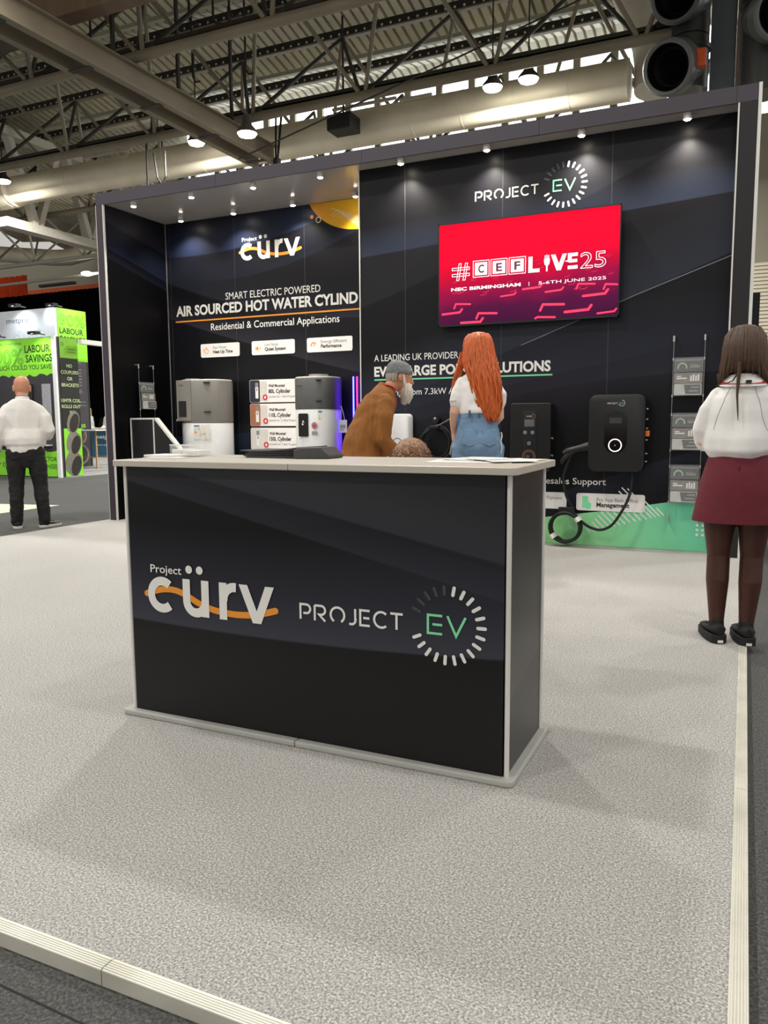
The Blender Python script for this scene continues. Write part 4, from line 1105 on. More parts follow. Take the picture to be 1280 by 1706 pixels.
# ---- sloping demo plinth by the left wall
t = thing('demo_plinth', 'black plinth with white edge trims and a sloping top by the left wall', 'plinth', (-6.5, 7.6, PLAT))
prof = [(-6.79, PLAT), (-6.79, 1.235), (-6.42, 1.235), (-6.06, .86), (-6.06, PLAT)]
part('body', MB().prism([(x, 7.40, z) for x, z in prof], (0, .05, 0)), mat('black plinth board', (26, 26, 29), .5, var=.05), t)
m_ = MB().box(-6.80, -6.42, 7.39, 7.455, 1.236, 1.256); part('top_trim', m_, WHITE_TRIM, t)
part('slope_trim', MB().prism([(-6.425, 7.39, 1.256), (-6.41, 7.39, 1.256), (-6.045, 7.39, .872), (-6.045, 7.39, .845), (-6.068, 7.39, .86), (-6.425, 7.39, 1.232)], (0, .065, 0)), WHITE_TRIM, t)
part('edge_trim', MB().box(-6.80, -6.788, 7.388, 7.40, PLAT, 1.236), WHITE_TRIM, t)
part('edge_trim', MB().box(-6.45, -6.438, 7.388, 7.40, PLAT, 1.236), WHITE_TRIM, t)

# ---- spotlights of the stand
GLOW = emit_mat('spotlight lens', (255, 246, 228), 40.0)
def spot(x, y, tx, ty, tz, label, en=SPOT_W, sz=110):
    z = 3.70
    t = thing('spotlight', label, 'spotlight', (x, y, z), 'small spotlights under the stand canopy')
    part('rose', MB().cyl((x, y, z - .012), (x, y, z), .032, n=16), WHITE_TRIM, t, smooth=True)
    part('can', MB().lathe([(.030, -.012), (.034, -.03), (.034, -.05), (.028, -.05)], (x, y, z), (0, 0, 1), 18), WHITE_TRIM, t, smooth=True)
    part('lens', MB().lathe([(.028, -.046), (.022, -.056), (.001, -.060)], (x, y, z), (0, 0, 1), 18), GLOW, t, smooth=True)
    lamp('spot_beam', 'SPOT', (x, y, z - .07), en, (1, .93, .82), .02, (tx, ty, tz), math.radians(sz), .95)
nm = ['first', 'second', 'third', 'fourth']
for i, x in enumerate((-6.454, -5.635, -4.827, -4.016)): spot(x, 7.22, x, 7.4, 1.5, 'tiny spotlight at the front edge of the recess canopy, %s from the left' % nm[i], 45, 90)
for i, x in enumerate((-6.40, -5.62, -4.80, -4.00)): spot(x, 7.98, x, 8.06, 2.6, 'tiny spotlight near the recess back wall, %s from the left' % nm[i], 28, 120)
for i, x in enumerate((-3.115, -2.256, -1.40, -.54)): spot(x, 7.19, x, 7.22, 2.6, 'tiny spotlight over the screen wall, %s from the left' % nm[i], 50, 120)

# ---- leaflet racks on steel wires
LEAF = {'dark': mat('dark leaflet print', (44, 46, 48), .4, var=.2, scale=30), 'grey': mat('grey brown leaflet print', (112, 106, 98), .4, var=.2, scale=20), 'pale': mat('pale leaflet print', (190, 190, 188), .4, var=.12, scale=20)}
CHROME = mat('satin chrome', (210, 210, 208), .25, .9, var=.03)
def leaflet(o, ux, kind, label, w, h, group):
    """a landscape leaflet standing in a pocket; o = lower left corner, ux along its width, uy up and slightly back"""
    ux = Vector(ux); n = ux.cross(Vector((0, 0, 1)))     # towards the viewer
    o = Vector(o)
    t = thing('leaflet', label, 'leaflet', tuple(o), group)
    part('sheet', MB().prism([o, o + ux * w, o + ux * w + Vector((0, 0, h)), o + Vector((0, 0, h))], -n * .004), LEAF[kind], t)
    P_ = lambda k: Print(o + n * .0, ux, (0, 0, 1)).layer(k)
    if kind == 'dark':
        a = P_(0); a.ring(w * .27, h * .45, h * .30, h * .42, -20, 200, 20); a.build('gauge_print', mat('pale green gauge print', (150, 190, 160), .5, var=.05), t)
        a = P_(0); a.rect(w * .55, h * .42, w * .92, h * .55); a.rect(w * .55, h * .62, w * .85, h * .68); a.build('text_print', GREY_INK, t)
    elif kind == 'grey':
        a = P_(0); a.rect(w * .08, h * .62, w * .25, h * .70); a.rect(w * .08, h * .42, w * .45, h * .54)
        for i in range(4): a.rect(w * (.58 + .09 * i), h * .22, w * (.64 + .09 * i), h * (.72 + .08 * (i % 2)))
        a.build('picture_print', WHITE_INK, t)
    else:
        a = P_(0); a.poly([(w * .42, h * .1), (w * .97, h * .1), (w * .97, h * .92), (w * .36, h * .92)]); a.build('picture_print', LEAF['dark'], t)
        a = P_(1); a.rect(w * .62, h * .62, w * .92, h * .74); a.poly([(w * .50, h * .3), (w * .60, h * .42), (w * .85, h * .42), (w * .93, h * .3)]); a.build('text_print', GREY_INK, t)
def rack(o, ux, w, tiers, ztop, zbot, name_label, where, group):
    ux = Vector(ux); n = ux.cross(Vector((0, 0, 1))); o = Vector(o)
    t = thing('leaflet_rack', name_label, 'leaflet rack', (o.x, o.y, zbot))
    for k, u in enumerate((0, w)):
        b_ = o + ux * u
        part('wire', MB().cyl((b_.x, b_.y, zbot), (b_.x, b_.y, ztop), .0025, n=6), CHROME, t)
        m_ = MB().cyl((b_.x, b_.y, ztop - .05), (b_.x, b_.y, ztop), .011, n=12); m_.cyl(Vector((b_.x, b_.y, ztop - .01)), Vector((b_.x, b_.y, ztop - .01)) - n * .055, .010, n=12)
        part('top_fixing', m_, CHROME, t, smooth=True)
        m_ = MB().cyl((b_.x, b_.y, zbot), (b_.x, b_.y, zbot + .06), .010, n=12); m_.cyl(Vector((b_.x, b_.y, zbot + .01)), Vector((b_.x, b_.y, zbot + .01)) - n * .055, .009, n=12)
        part('bottom_fixing', m_, CHROME, t, smooth=True)
    for ti, (z0, z1) in enumerate(tiers):
        h3 = (z1 - z0 - .02) / 3
        m_ = MB()
        def wallp(nn, za, zb): m_.prism([o + ux * .008 + n * nn + Vector((0, 0, za - o.z)), o + ux * (w - .008) + n * nn + Vector((0, 0, za - o.z)), o + ux * (w - .008) + n * nn + Vector((0, 0, zb - o.z)), o + ux * .008 + n * nn + Vector((0, 0, zb - o.z))], n * .002)
        wallp(-.012, z0, z1 + .015)
        for k in range(3): wallp(.040 - .016 * k, z0 + h3 * k + .006, z0 + h3 * (k + 1) - .004 if k < 2 else z1)
        m_.prism([o + ux * .008 - n * .012 + Vector((0, 0, z0 - o.z)), o + ux * (w - .008) - n * .012 + Vector((0, 0, z0 - o.z)), o + ux * (w - .008) + n * .042 + Vector((0, 0, z0 - o.z)), o + ux * .008 + n * .042 + Vector((0, 0, z0 - o.z))], (0, 0, -.003))
        part('pocket', m_, CLEAR, t)
        for u in (0, w):
            for z in (z0 - .002, z1 + .0):
                b_ = o + ux * u
                part('clamp', MB().cyl((b_.x, b_.y, z - .012), (b_.x, b_.y, z + .012), .008, n=10), CHROME, t, smooth=True)
        for k, kind in enumerate(('pale', 'grey', 'dark')):
            lo = o + ux * .016 + n * (.034 - .016 * k) + Vector((0, 0, z0 + h3 * k + .004 - o.z))
            row = ['front pale leaflet with a dark picture', 'middle grey leaflet with white heaters', 'rear dark leaflet with a round gauge'][k]
            tn = where[ti]
            leaflet(lo, ux, kind, '%s in %s' % (row, tn), w - .032, h3 - .002, group)
rack((-.588, 7.275, .3), (1, 0, 0), .250, [(1.40, 1.712), (.932, 1.238), (.474, .788)], 1.912, .295, 'steel wire leaflet rack with three clear holders beside the big charger',
     ['the top holder of the wire rack', 'the centre holder of the wire rack', 'the bottom holder of the wire rack'], 'leaflets in the wire rack')
rack((-6.765, 7.535, .9), (0, 1, 0), .262, [(1.365, 1.682)], 1.908, .95, 'short steel wire leaflet rack on the dark side wall above the plinth', ['the short rack by the plinth'], 'leaflets in the short rack')

# ---- EV chargers
CB = mat('matt black charger shell', (10, 10, 11), .45, var=.05)
CB2 = mat('black rubber cable', (14, 14, 15), .6, var=.05)
t = thing('ev_charger', 'big black wall charger with an oval glossy face and a white ring light', 'charger', (-1.05, 7.25, .73), 'chargers on the screen wall')
part('shell', slab(-1.280, -.790, .735, 1.420, 7.165, 7.32, .07), CB, t, bevel=.016, smooth=True)
part('back_plate', slab(-1.25, -.80, .77, 1.39, 7.32, 7.338, .05), DARKSTEEL, t)
part('face_inset', MB().prism([(p[0], 7.160, p[1]) for p in rrect_pts(-1.138, -.945, .905, 1.275, .09, 12)], (0, .006, 0)), BLK, t, smooth=False)
part('display', MB().box(-1.095, -.990, 7.1575, 7.160, 1.165, 1.215), mat('dark grey display', (58, 60, 62), .2, var=.05), t)
a = Print((0, 7.160, 0), (1, 0, 0), (0, 0, 1)).layer(1); a.ring(-1.042, .972, .050, .058); a.build('ring_light', emit_mat('white ring light', (255, 255, 255), 1.6), t, 'glowing white ring')
a = Print((0, 7.160, 0), (1, 0, 0), (0, 0, 1)).layer(1); a.disc(-1.042, .972, .006); a.build('face_mark', ORANGE_INK, t)
ring_logo((-1.115, 7.165, 1.335), (1, 0, 0), (0, 0, 1), .22, t, small=True)
part('side_socket', MB().box(-.795, -.760, 7.20, 7.26, 1.05, 1.10), mat('orange charger switch', (224, 120, 40), .4, var=.05), t, bevel=.004, label='small orange switch on the side')
for z in (1.02, 1.12, 1.20, 1.29, .90, .83): part('side_bolt', MB().cyl((-.790, 7.23, z), (-.775, 7.23, z), .008, n=8), CHROME, t)
# plug parked at its left and the cable to the coil
part('plug_socket', MB().cyl((-1.278, 7.22, .958), (-1.335, 7.215, .945), .045, .04, n=20), CB, t, smooth=True)
PL = thing('charging_cable', 'thick black charging cable with its plug, coiled low on the screen wall under the charger', 'cable', (-1.47, 7.25, .215))
part('plug', MB().tube([(-1.335, 7.215, .946), (-1.40, 7.205, .93), (-1.46, 7.20, .915), (-1.50, 7.20, .89)], [.036, .034, .036, .028], n=14), CB, PL, smooth=True)
part('plug_handle', MB().tube([(-1.40, 7.20, .925), (-1.47, 7.195, .875), (-1.51, 7.19, .825), (-1.515, 7.19, .80)], [.024, .026, .024, .014], n=12), CB, PL, smooth=True)
def bez(pts, k=6):
    out = []
    P_ = [Vector(p) for p in pts]
    for i in range(len(P_) - 1):
        p0, p1, p2, p3 = P_[max(i - 1, 0)], P_[i], P_[i + 1], P_[min(i + 2, len(P_) - 1)]
        for s in range(k):
            t_ = s / k; out.append(0.5 * ((2 * p1) + (p2 - p0) * t_ + (2 * p0 - 5 * p1 + 4 * p2 - p3) * t_ ** 2 + (3 * p1 - 3 * p2 + p3 - p0) * t_ ** 3))
    out.append(P_[-1]); return out
part('lead', MB().tube(bez([(-1.42, 7.20, .91), (-1.465, 7.20, .80), (-1.50, 7.20, .67), (-1.475, 7.20, .52), (-1.43, 7.21, .42), (-1.395, 7.22, .33), (-1.36, 7.22, .285)]), .0125, n=10), CB2, PL, smooth=True)
part('lead', MB().tube(bez([(-1.40, 7.215, .345), (-1.33, 7.20, .275), (-1.24, 7.20, .22), (-1.15, 7.20, .205), (-1.06, 7.20, .25), (-.985, 7.20, .36), (-.92, 7.21, .50), (-.895, 7.22, .64), (-.895, 7.23, .745)]), .0125, n=10), CB2, PL, smooth=True)
pts = []
for i in range(24 * 5 + 1):
    a_ = 2 * PI * i / 24; tr = i / 24
    pts.append((-1.472 + (.142 - .006 * (tr % 2)) * math.cos(a_ + .6), 7.20 + .022 * (tr - 2.5), .214 + (.142 - .008 * ((tr * 1.3) % 2)) * math.sin(a_ + .6)))
part('coil', MB().tube(pts, .0125, n=10), CB2, PL, smooth=True)
for ang in (35, 218):
    a_ = math.radians(ang); c_ = Vector((-1.472 + .140 * math.cos(a_), 7.20, .214 + .140 * math.sin(a_))); d_ = Vector((-math.sin(a_), 0, math.cos(a_)))
    part('strap', MB().tube([c_ - d_ * .022, c_ + d_ * .022], [(.030, .075), (.030, .075)], n=16, hint=(0, 1, 0)), PAPER, PL, smooth=True, label='white velcro strap')
part('hook', MB().box(-1.488, -1.42, 7.16, 7.338, .335, .385).box(-1.53, -1.39, 7.15, 7.17, .345, .405), CB, PL, bevel=.006)

t = thing('ev_charger', 'slimmer black wall charger with an orange ring and glossy centre strip, just above the papers', 'charger', (-1.81, 7.25, .75), 'chargers on the screen wall')
part('shell', slab(-2.005, -1.625, .72, 1.357, 7.19, 7.32, .025), CB, t, bevel=.008)
part('back_plate', slab(-1.97, -1.66, .76, 1.32, 7.32, 7.338, .02), DARKSTEEL, t)
part('face_strip', MB().box(-1.878, -1.755, 7.186, 7.191, .76, 1.285), mat('smoked gloss strip', (40, 42, 44), .15, var=.08), t)
part('display', MB().box(-1.868, -1.775, 7.184, 7.187, 1.14, 1.205), mat('grey lit display', (104, 106, 106), .25, var=.08), t)
for x in (-1.86, -1.79): part('key_lock', MB().cyl((x, 7.187, 1.085), (x, 7.180, 1.085), .018, n=14), CHROME, t, smooth=True)
part('badge_disc', MB().cyl((-1.822, 7.187, .985), (-1.822, 7.182, .985), .019, n=16), mat('grey badge', (120, 118, 116), .3, var=.05), t)
a = Print((0, 7.186, 0), (1, 0, 0), (0, 0, 1)).layer(1); a.ring(-1.822, .862, .056, .062); a.build('ring_mark', mat('copper ring print', (176, 98, 52), .4, var=.05), t, 'thin copper ring')
a = Print((0, 7.186, 0), (1, 0, 0), (0, 0, 1)).layer(1); a.ring(-1.822, .862, .042, .045); a.text('EV', -1.845, .852, .022, bold=.01); a.rect(-1.85, 1.228, -1.80, 1.24); a.ring(-1.785, 1.236, .016, .019); a.build('face_print', GREY_INK, t)
part('side_bolt', MB().cyl((-1.625, 7.25, 1.03), (-1.61, 7.25, 1.03), .01, n=8), CHROME, t)
part('side_bolt', MB().cyl((-1.625, 7.25, .87), (-1.61, 7.25, .87), .01, n=8), CHROME, t)

t = thing('ev_charger', 'blue domestic charger with a green glow ring, mostly behind the red haired woman', 'charger', (-2.44, 7.25, .82), 'chargers on the screen wall')
part('shell', slab(-2.575, -2.345, .84, 1.262, 7.20, 7.33, .045), mat('glossy blue charger shell', (34, 112, 200), .25, var=.05), t, bevel=.012, smooth=True)
a = Print((0, 7.20, 0), (1, 0, 0), (0, 0, 1)).layer(1); a.ring(-2.46, .975, .050, .066); a.build('ring_light', emit_mat('green ring light', (60, 255, 150), 2.2), t, 'glowing green ring')
t = thing('ev_charger', 'white domestic charger partly behind the old man', 'charger', (-3.2, 7.25, .9), 'chargers on the screen wall')
part('shell', slab(-3.29, -3.045, .82, 1.27, 7.20, 7.33, .04), CYW, t, bevel=.012, smooth=True)
a = Print((0, 7.20, 0), (1, 0, 0), (0, 0, 1)).layer(1); a.ring(-3.168, .98, .042, .052); a.build('ring_mark', GREY_INK, t)
# coiled tethered cable of the blue charger on its holster
t = thing('charging_cable', 'thin black cable looped in rings on a wall holster beside the blue charger', 'cable', (-2.76, 7.25, 1.0))
pts = []
for i in range(20 * 4 + 1):
    a_ = 2 * PI * i / 20; tr = i / 20
    r_ = .150 + .012 * math.sin(tr * 2.1)
    pts.append((-2.755 + r_ * math.cos(a_ + 1.6) + .010 * math.sin(tr * 3), 7.225 + .014 * (tr - 2), .985 + (r_ + .008) * math.sin(a_ + 1.6)))
part('coil', MB().tube(pts, .0085, n=8), CB2, t, smooth=True)
part('lead', MB().tube(bez([(-2.80, 7.20, 1.128), (-2.70, 7.19, 1.165), (-2.62, 7.19, 1.205), (-2.582, 7.21, 1.225)]), .008, n=8), mat('grey cable sheath', (88, 88, 88), .5, var=.05), t, smooth=True)
part('lead', MB().tube(bez([(-2.80, 7.20, 1.125), (-2.89, 7.19, 1.06), (-2.935, 7.2, .98), (-2.95, 7.21, .86), (-2.94, 7.22, .75)]), .0085, n=8), CB2, t, smooth=True)
part('holster', MB().box(-2.82, -2.72, 7.18, 7.338, 1.125, 1.15).cyl((-2.785, 7.26, 1.20), (-2.785, 7.336, 1.20), .035, n=16), CB, t, bevel=.004)
part('holster_screw', MB().cyl((-2.785, 7.25, 1.222), (-2.785, 7.262, 1.222), .012, n=12), CHROME, t, smooth=True)

# ================================================================== GREEN BOOTH AND WHAT STANDS AROUND IT
LIME = mat('lime green print', (146, 234, 54), .5, var=.05, scale=2)
LIMED = mat('darker green print', (84, 160, 40), .5, var=.05)
LIME2 = mat('olive lime print', (120, 176, 48), .5, var=.05)
BOOTHD = mat('charcoal booth print', (62, 60, 66), .55, var=.06)
BOOTHD2 = mat('black green booth print', (40, 43, 38), .55, var=.06)
struct('floor_carpet', MB().box(-26, -13.55, 12.72, 24, 0, .012), carpet_mat('pale booth carpet', (120, 120, 118), (150, 150, 148), (178, 178, 175), 60, .06))
BO = thing('exhibition_booth', 'lime green and charcoal exhibition booth with a lit white header at the left edge', 'booth', (-14.6, 13, 0))
part('front_wall', MB().box(-17.5, -13.66, 12.67, 12.75, .0, 3.07), BOOTHD, BO)
part('side_wall', MB().box(-13.70, -13.65, 12.75, 13.27, 0, 3.07), BOOTHD2, BO)
part('corner_post', MB().box(-13.735, -13.645, 12.62, 12.675, 0, 3.08), mat('white booth post', (246, 246, 245), .4, var=.02), BO, label='white corner post')
part('header_front', MB().box(-18, -14.0, 13.0, 13.06, 2.6, 3.744), mat('pale blue white header', (234, 242, 250), .5, var=.03), BO, label='white lit header face')
part('header_side', MB().box(-14.05, -13.99, 13.06, 13.9, 2.6, 3.75), LIME, BO, label='lime header face')
FRP = lambda k: Print((0, 12.67, 0), (1, 0, 0), (0, 0, 1)).layer(k * 2)
SDP = lambda k: Print((-13.65, 0, 0), (0, 1, 0), (0, 0, 1)).layer(k * 2)
rng = random.Random(5)
def torn(x0, x1, z, up_):
    pts = []; n = 34
    for i in range(n + 1):
        pts.append((x0 + (x1 - x0) * i / n, z + rng.uniform(-.035, .035)))
    return pts
a = FRP(1); e_ = torn(-17.4, -13.74, 2.25, 1); a.poly(e_ + [(-13.74, 3.06), (-17.4, 3.06)]); e_ = torn(-17.4, -13.74, .60, 1); a.poly([(-17.4, .02), (-13.74, .02)] + e_[::-1]); a.build('green_print', LIME, BO, 'lime bands with torn edges')
a = FRP(2)
a.text('LABOUR', -14.60, 2.755, .165, u1=-13.83, bold=.02); a.text('SAVINGS', -14.58, 2.545, .165, u1=-13.775, bold=.02)
a.text('HOW MUCH COULD YOU SAVE?', -15.95, 2.385, .105, u1=-13.765, bold=.01)
a.text('METPRO INNOVATIONS', -15.9, 2.93, .055, u1=-14.70); a.text('CONTRACTOR', -14.75, .36, .10, u1=-13.80, bold=.01); a.text('DESIGNED', -15.5, .22, .10, u1=-14.85, bold=.01)
a.build('slogan_lettering', mat('dark green lettering', (28, 52, 24), .5, var=.03), BO)
a = FRP(2); a.outline_text('90%', -15.55, 2.50, .36, .016, -14.66); a.outline_text('SENSE', -14.30, .20, .10, .010, -13.80); a.build('outline_lettering', LIMED, BO)
a = Print((0, 13.0, 0), (1, 0, 0), (0, 0, 1)); a.text('metpro', -15.50, 3.47, .125, u1=-14.80, bold=-.004); a.build('header_lettering', mat('dark blue lettering', (34, 62, 92), .5, var=.03), BO)
a = Print((0, 13.0, 0), (1, 0, 0), (0, 0, 1)); a.outline_text('HVAC', -15.3, 3.10, .20, .008, -14.4); a.build('header_lettering', mat('pale header lettering', (196, 210, 222), .5, var=.02), BO)
a = Print((-13.99, 0, 0), (0, 1, 0), (0, 0, 1)); a.outline_text('90%', 13.11, 3.38, .26, .013, 13.85); a.build('outline_lettering', LIMED, BO)
a = Print((-13.99, 0, 0), (0, 1, 0), (0, 0, 1)); a.text('LABOUR', 13.11, 3.20, .13, u1=13.80, bold=.02); a.text('SAVINGS', 13.11, 3.02, .13, u1=13.86, bold=.02); a.build('slogan_lettering', MATS['dark green lettering'], BO)
a = SDP(1); a.rect(12.76, 2.62, 13.265, 3.06); a.build('green_print', LIME2, BO); a = SDP(1); a.rect(12.76, .02, 13.265, 1.08); a.build('green_print', LIME, BO)
a = SDP(1)
for i, (s, c) in enumerate((('NO', 2.42), ('COUPLERS', 2.28), ('OR', 2.14), ('BRACKETS', 2.00), ('15MTR COIL', 1.66), ('ROLLS OUT', 1.53), ('IN', 1.40))): a.text(s, 13.01, c, .075, bold=.02, align='C')
a.build('slogan_lettering', mat('pale green lettering', (196, 214, 160), .5, var=.03), BO)
a = SDP(2); a.text('LABOUR', 12.98, 2.80, .04); a.text('SAVINGS', 12.98, 2.74, .04); a.ring(12.84, 2.92, .03, .04); a.build('slogan_lettering', MATS['dark green lettering'], BO)
PIP = mat('grey pipe picture', (132, 128, 118), .5, var=.15, scale=6); PIPD = mat('dark pipe picture', (52, 50, 46), .5, var=.1)
def pipe_print(y, z, r, ln):
    a = SDP(2)
    # slanted tube: body then bore
    dy, dz = ln * .8, -ln * .6
    th = [math.radians(q) for q in range(30, 215, 8)]
    ell = lambda cy_, cz_, rr: [(cy_ + rr * .62 * math.cos(t) + rr * .25 * math.sin(t), cz_ + rr * math.sin(t)) for t in [2 * PI * i / 26 for i in range(26)]]
    A_ = ell(y - dy / 2, z - dz / 2, r); B_ = ell(y + dy / 2, z + dz / 2, r)
    for i in range(26): a.poly([A_[i], A_[(i + 1) % 26], B_[(i + 1) % 26], B_[i]])
    a.poly(B_); a.build('pipe_picture', PIP, BO)
    a = SDP(4); a.poly(ell(y + dy / 2, z + dz / 2, r * .86)); a.build('pipe_picture', PIPD, BO)
pipe_print(13.00, .30, .26, .18); pipe_print(13.03, .76, .24, .14); pipe_print(13.04, 1.22, .24, .06)
# perforated sample plate and a tube on the front wall
part('sample_plate', MB().box(-14.13, -13.87, 12.655, 12.668, .95, 2.06), mat('perforated steel plate', (190, 190, 196), .4, .4, var=.25, scale=60), BO)
for j in range(16):
    for i in range(0): pass
part('sample_tube', MB().cyl((-14.47, 12.63, 1.45), (-14.47, 12.63, 2.06), .035, n=12).cyl((-14.42, 12.63, 1.45), (-14.42, 12.63, 2.06), .03, n=12), mat('dark sample tube', (36, 36, 38), .4, var=.1), BO, smooth=True)
part('shelf', MB().box(-15.6, -13.9, 12.55, 12.667, .70, .73), WHITE_TRIM, BO)
for i, (x, z, y) in enumerate(((-15.2, 3.10, 12.67), (-13.98, 3.10, 12.67), (-14.9, 3.78, 13.0), (-14.1, 3.78, 13.3))):
    part('lamp_arm', MB().box(x - .12, x + .12, y - .34, y - .20, z, z + .06).cyl((x, y - .22, z + .03), (x, y + .02, z + .02), .015, n=6), MATS['black hoist paint'], BO)
    lamp('booth_light', 'SPOT', (x, y - .36, z + .0), 18, (.92, .97, 1), .05, (x, y + .02, z - .55), math.radians(120), .9)
lamp('booth_light', 'SPOT', (-13.5, 13.5, 3.85), 10, (.92, 1, .95), .05, (-14.0, 13.5, 3.3), math.radians(120), .9)
t = thing('booth_beam', 'pale grey overhead beam reaching back from the green booth, with a spotlight', 'beam', (-13.4, 16, 3))
part('rail', MB().box(-13.46, -13.34, 13.1, 19.5, 2.93, 3.03), WHITE_TRIM, t)
part('support', MB().box(-13.46, -13.34, 19.3, 19.5, 0, 2.93), WHITE_TRIM, t)
part('spot', MB().cyl((-13.4, 16.3, 2.84), (-13.4, 16.3, 2.93), .06, n=12), WHITE_TRIM, t)
part('lens', MB().cyl((-13.4, 16.3, 2.835), (-13.4, 16.3, 2.84), .05, n=12), GLOW, t)
t = thing('partition_panel', 'tall charcoal panel with green words standing behind the green booth', 'display panel', (-16.5, 15.6, 0))
part('board', MB().box(-16.55, -16.45, 14.9, 16.3, .012, 3.28), BOOTHD, t)
part('board_edge', MB().box(-16.56, -16.44, 16.3, 16.34, .012, 3.29), BOOTHD2, t)
P2 = lambda: Print((-16.45, 0, 0), (0, 1, 0), (0, 0, 1))
a = P2()
for s, c, h in (('MORE', 2.8, .10), ('SAVE', 2.45, .2), ('TIME', 2.2, .2), ('SPACE', 2.0, .10)): a.text(s, 15.35, c, h, u1=16.1, bold=.01)
a.rect(15.0, 1.66, 16.2, 1.68).rect(15.0, 1.76, 16.2, 1.78); a.build('slogan_lettering', mat('dim lettering', (112, 110, 112), .5, var=.03), t)
a = P2(); a.text('SKIP', 15.3, 1.22, .09, u1=15.95, bold=.02); a.text('SAVINGS', 15.3, 1.08, .09, u1=16.15, bold=.02); a.build('green_lettering', LIME, t)
for zc, rr in ((.85, .22), (.35, .28)):
    a = P2().layer(1); a.ring(15.95, zc, rr * .78, rr); a.build('pipe_picture', PIP, t)

t = thing('welcome_desk', 'teal counter with white lettering far behind the green booth', 'counter', (-20.6, 20.9, .012))
TEAL = mat('teal desk board', (22, 84, 110), .5, var=.05)
part('body', MB().box(-22.4, -19.6, 20.6, 21.2, .03, .98), TEAL, t)
part('top', MB().box(-22.5, -19.5, 20.5, 21.3, .98, 1.03), WHITE_TRIM, t, bevel=.01)
part('plinth', MB().box(-22.35, -19.65, 20.65, 21.15, .012, .03), WHITE_TRIM, t)
a = Print((0, 20.6, 0), (1, 0, 0), (0, 0, 1)); a.text('metpro', -20.55, .66, .14, u1=-19.75, bold=.01); a.text('clever pipework', -20.5, .42, .05, u1=-19.75); a.build('lettering', WHITE_INK, t)
t = thing('bar_table', 'high white topped bar table on splayed wooden legs in front of the teal counter', 'table', (-15.7, 15.75, .012))
OAK = mat('pale oak', (188, 150, 104), .5, var=.12, scale=6)
part('top', MB().box(-16.15, -15.30, 15.35, 16.2, .99, 1.02), WHITE_TRIM, t, bevel=.008)
for sx, sy in ((-1, -1), (1, -1), (1, 1), (-1, 1)):
    part('leg', MB().bar((-15.72 + sx * .20, 15.77 + sy * .20, .985), (-15.72 + sx * .38, 15.77 + sy * .38, .012), .035, .035), OAK, t)
for sy in (-1, 1): part('stretcher', MB().bar((-15.72 - .32, 15.77 + sy * .32, .30), (-15.72 + .32, 15.77 + sy * .32, .30), .025, .025), OAK, t)
t = thing('tablet_stand', 'small black screen standing on the teal counter', 'screen', (-20.35, 20.75, 1.03))
part('screen', MB().prism([(-20.5, 20.7, 1.05), (-20.2, 20.7, 1.05), (-20.25, 20.85, 1.38), (-20.55, 20.85, 1.38)], (0, .02, 0)), BLK, t)
part('foot', MB().box(-20.5, -20.2, 20.68, 20.95, 1.031, 1.05), BLK, t)

# ================================================================== PEOPLE
def fuse(mb, voxel, it=4, fac=.5, wrinkle=None):
    """overlapping closed pieces -> one continuous smooth surface"""
    me = mb.mesh('tmp'); ob = bpy.data.objects.new('tmp', me); COL.objects.link(ob)
    r = ob.modifiers.new('r', 'REMESH'); r.mode = 'VOXEL'; r.voxel_size = voxel
    if it:
        s = ob.modifiers.new('s', 'SMOOTH'); s.factor = fac; s.iterations = it
    dg = bpy.context.evaluated_depsgraph_get(); dg.update()
    out = bpy.data.meshes.new_from_object(ob.evaluated_get(dg))
    bpy.data.objects.remove(ob); bpy.data.meshes.remove(me)
    out.materials.clear()
    if wrinkle:
        for (amp, f, seed) in wrinkle:
            n = len(out.vertices); nr = [v.normal.copy() for v in out.vertices]
            for i, v in enumerate(out.vertices):
                q = Vector((v.co.x * f[0] + seed, v.co.y * f[1], v.co.z * f[2]))
                v.co += nr[i] * (noise.noise(q) * amp)
    out.polygons.foreach_set('use_smooth', [True] * len(out.polygons))
    out.update()
    return out
def wear(name, mb, m, root, voxel=.009, it=3, wrinkle=None, label=None):
    o = link(name, fuse(mb, voxel, it, .5, wrinkle), m, root); o.data.name = name
    if label: o['label'] = label
    return o
FRONT = (0, 1, 0)
def V(*a): return Vector(a)
def head_rings(mb, c, rot, s=1.0):
    prof = [(-.116, .026, .026, .055), (-.108, .040, .044, .050), (-.085, .054, .062, .034), (-.055, .063, .078, .018), (-.02, .070, .089, .006), (.02, .0745, .096, 0), (.055, .073, .094, -.005), (.082, .062, .080, -.008), (.100, .045, .058, -.009), (.110, .026, .034, -.009), (.114, .008, .010, -.009)]
    rs = []
    for z, rx, ry, yo in prof:
        rs.append([c + rot @ (V(rx * math.cos(2 * PI * j / 28), yo + ry * math.sin(2 * PI * j / 28), z) * s) for j in range(28)])
    mb.rings(rs)
    L = lambda *p: c + rot @ (V(*p) * s)
    mb.tube([L(0, .086, .018), L(0, .104, -.012), L(0, .113, -.034)], [.008 * s, .012 * s, .016 * s], n=10, dome=True)      # nose
    mb.tube([L(-.024, .088, -.066), L(0, .097, -.064), L(.024, .088, -.066)], [.006 * s, .009 * s, .006 * s], n=8, dome=True)  # lips
    mb.tube([L(-.05, .076, .032), L(-.025, .092, .036), L(0, .092, .028), L(.025, .092, .036), L(.05, .076, .032)], .009 * s, n=8, dome=True)   # brow
    for sx in (-1, 1):
        er = Matrix.Rotation(sx * -.35, 3, 'Z')
        mb.ell(L(sx * .078, -.012, -.008), (.010 * s, .020 * s, .032 * s), 12, 8, rot @ er)      # ear
        mb.ell(L(sx * .080, -.006, -.034), (.008 * s, .010 * s, .012 * s), 8, 6, rot @ er)
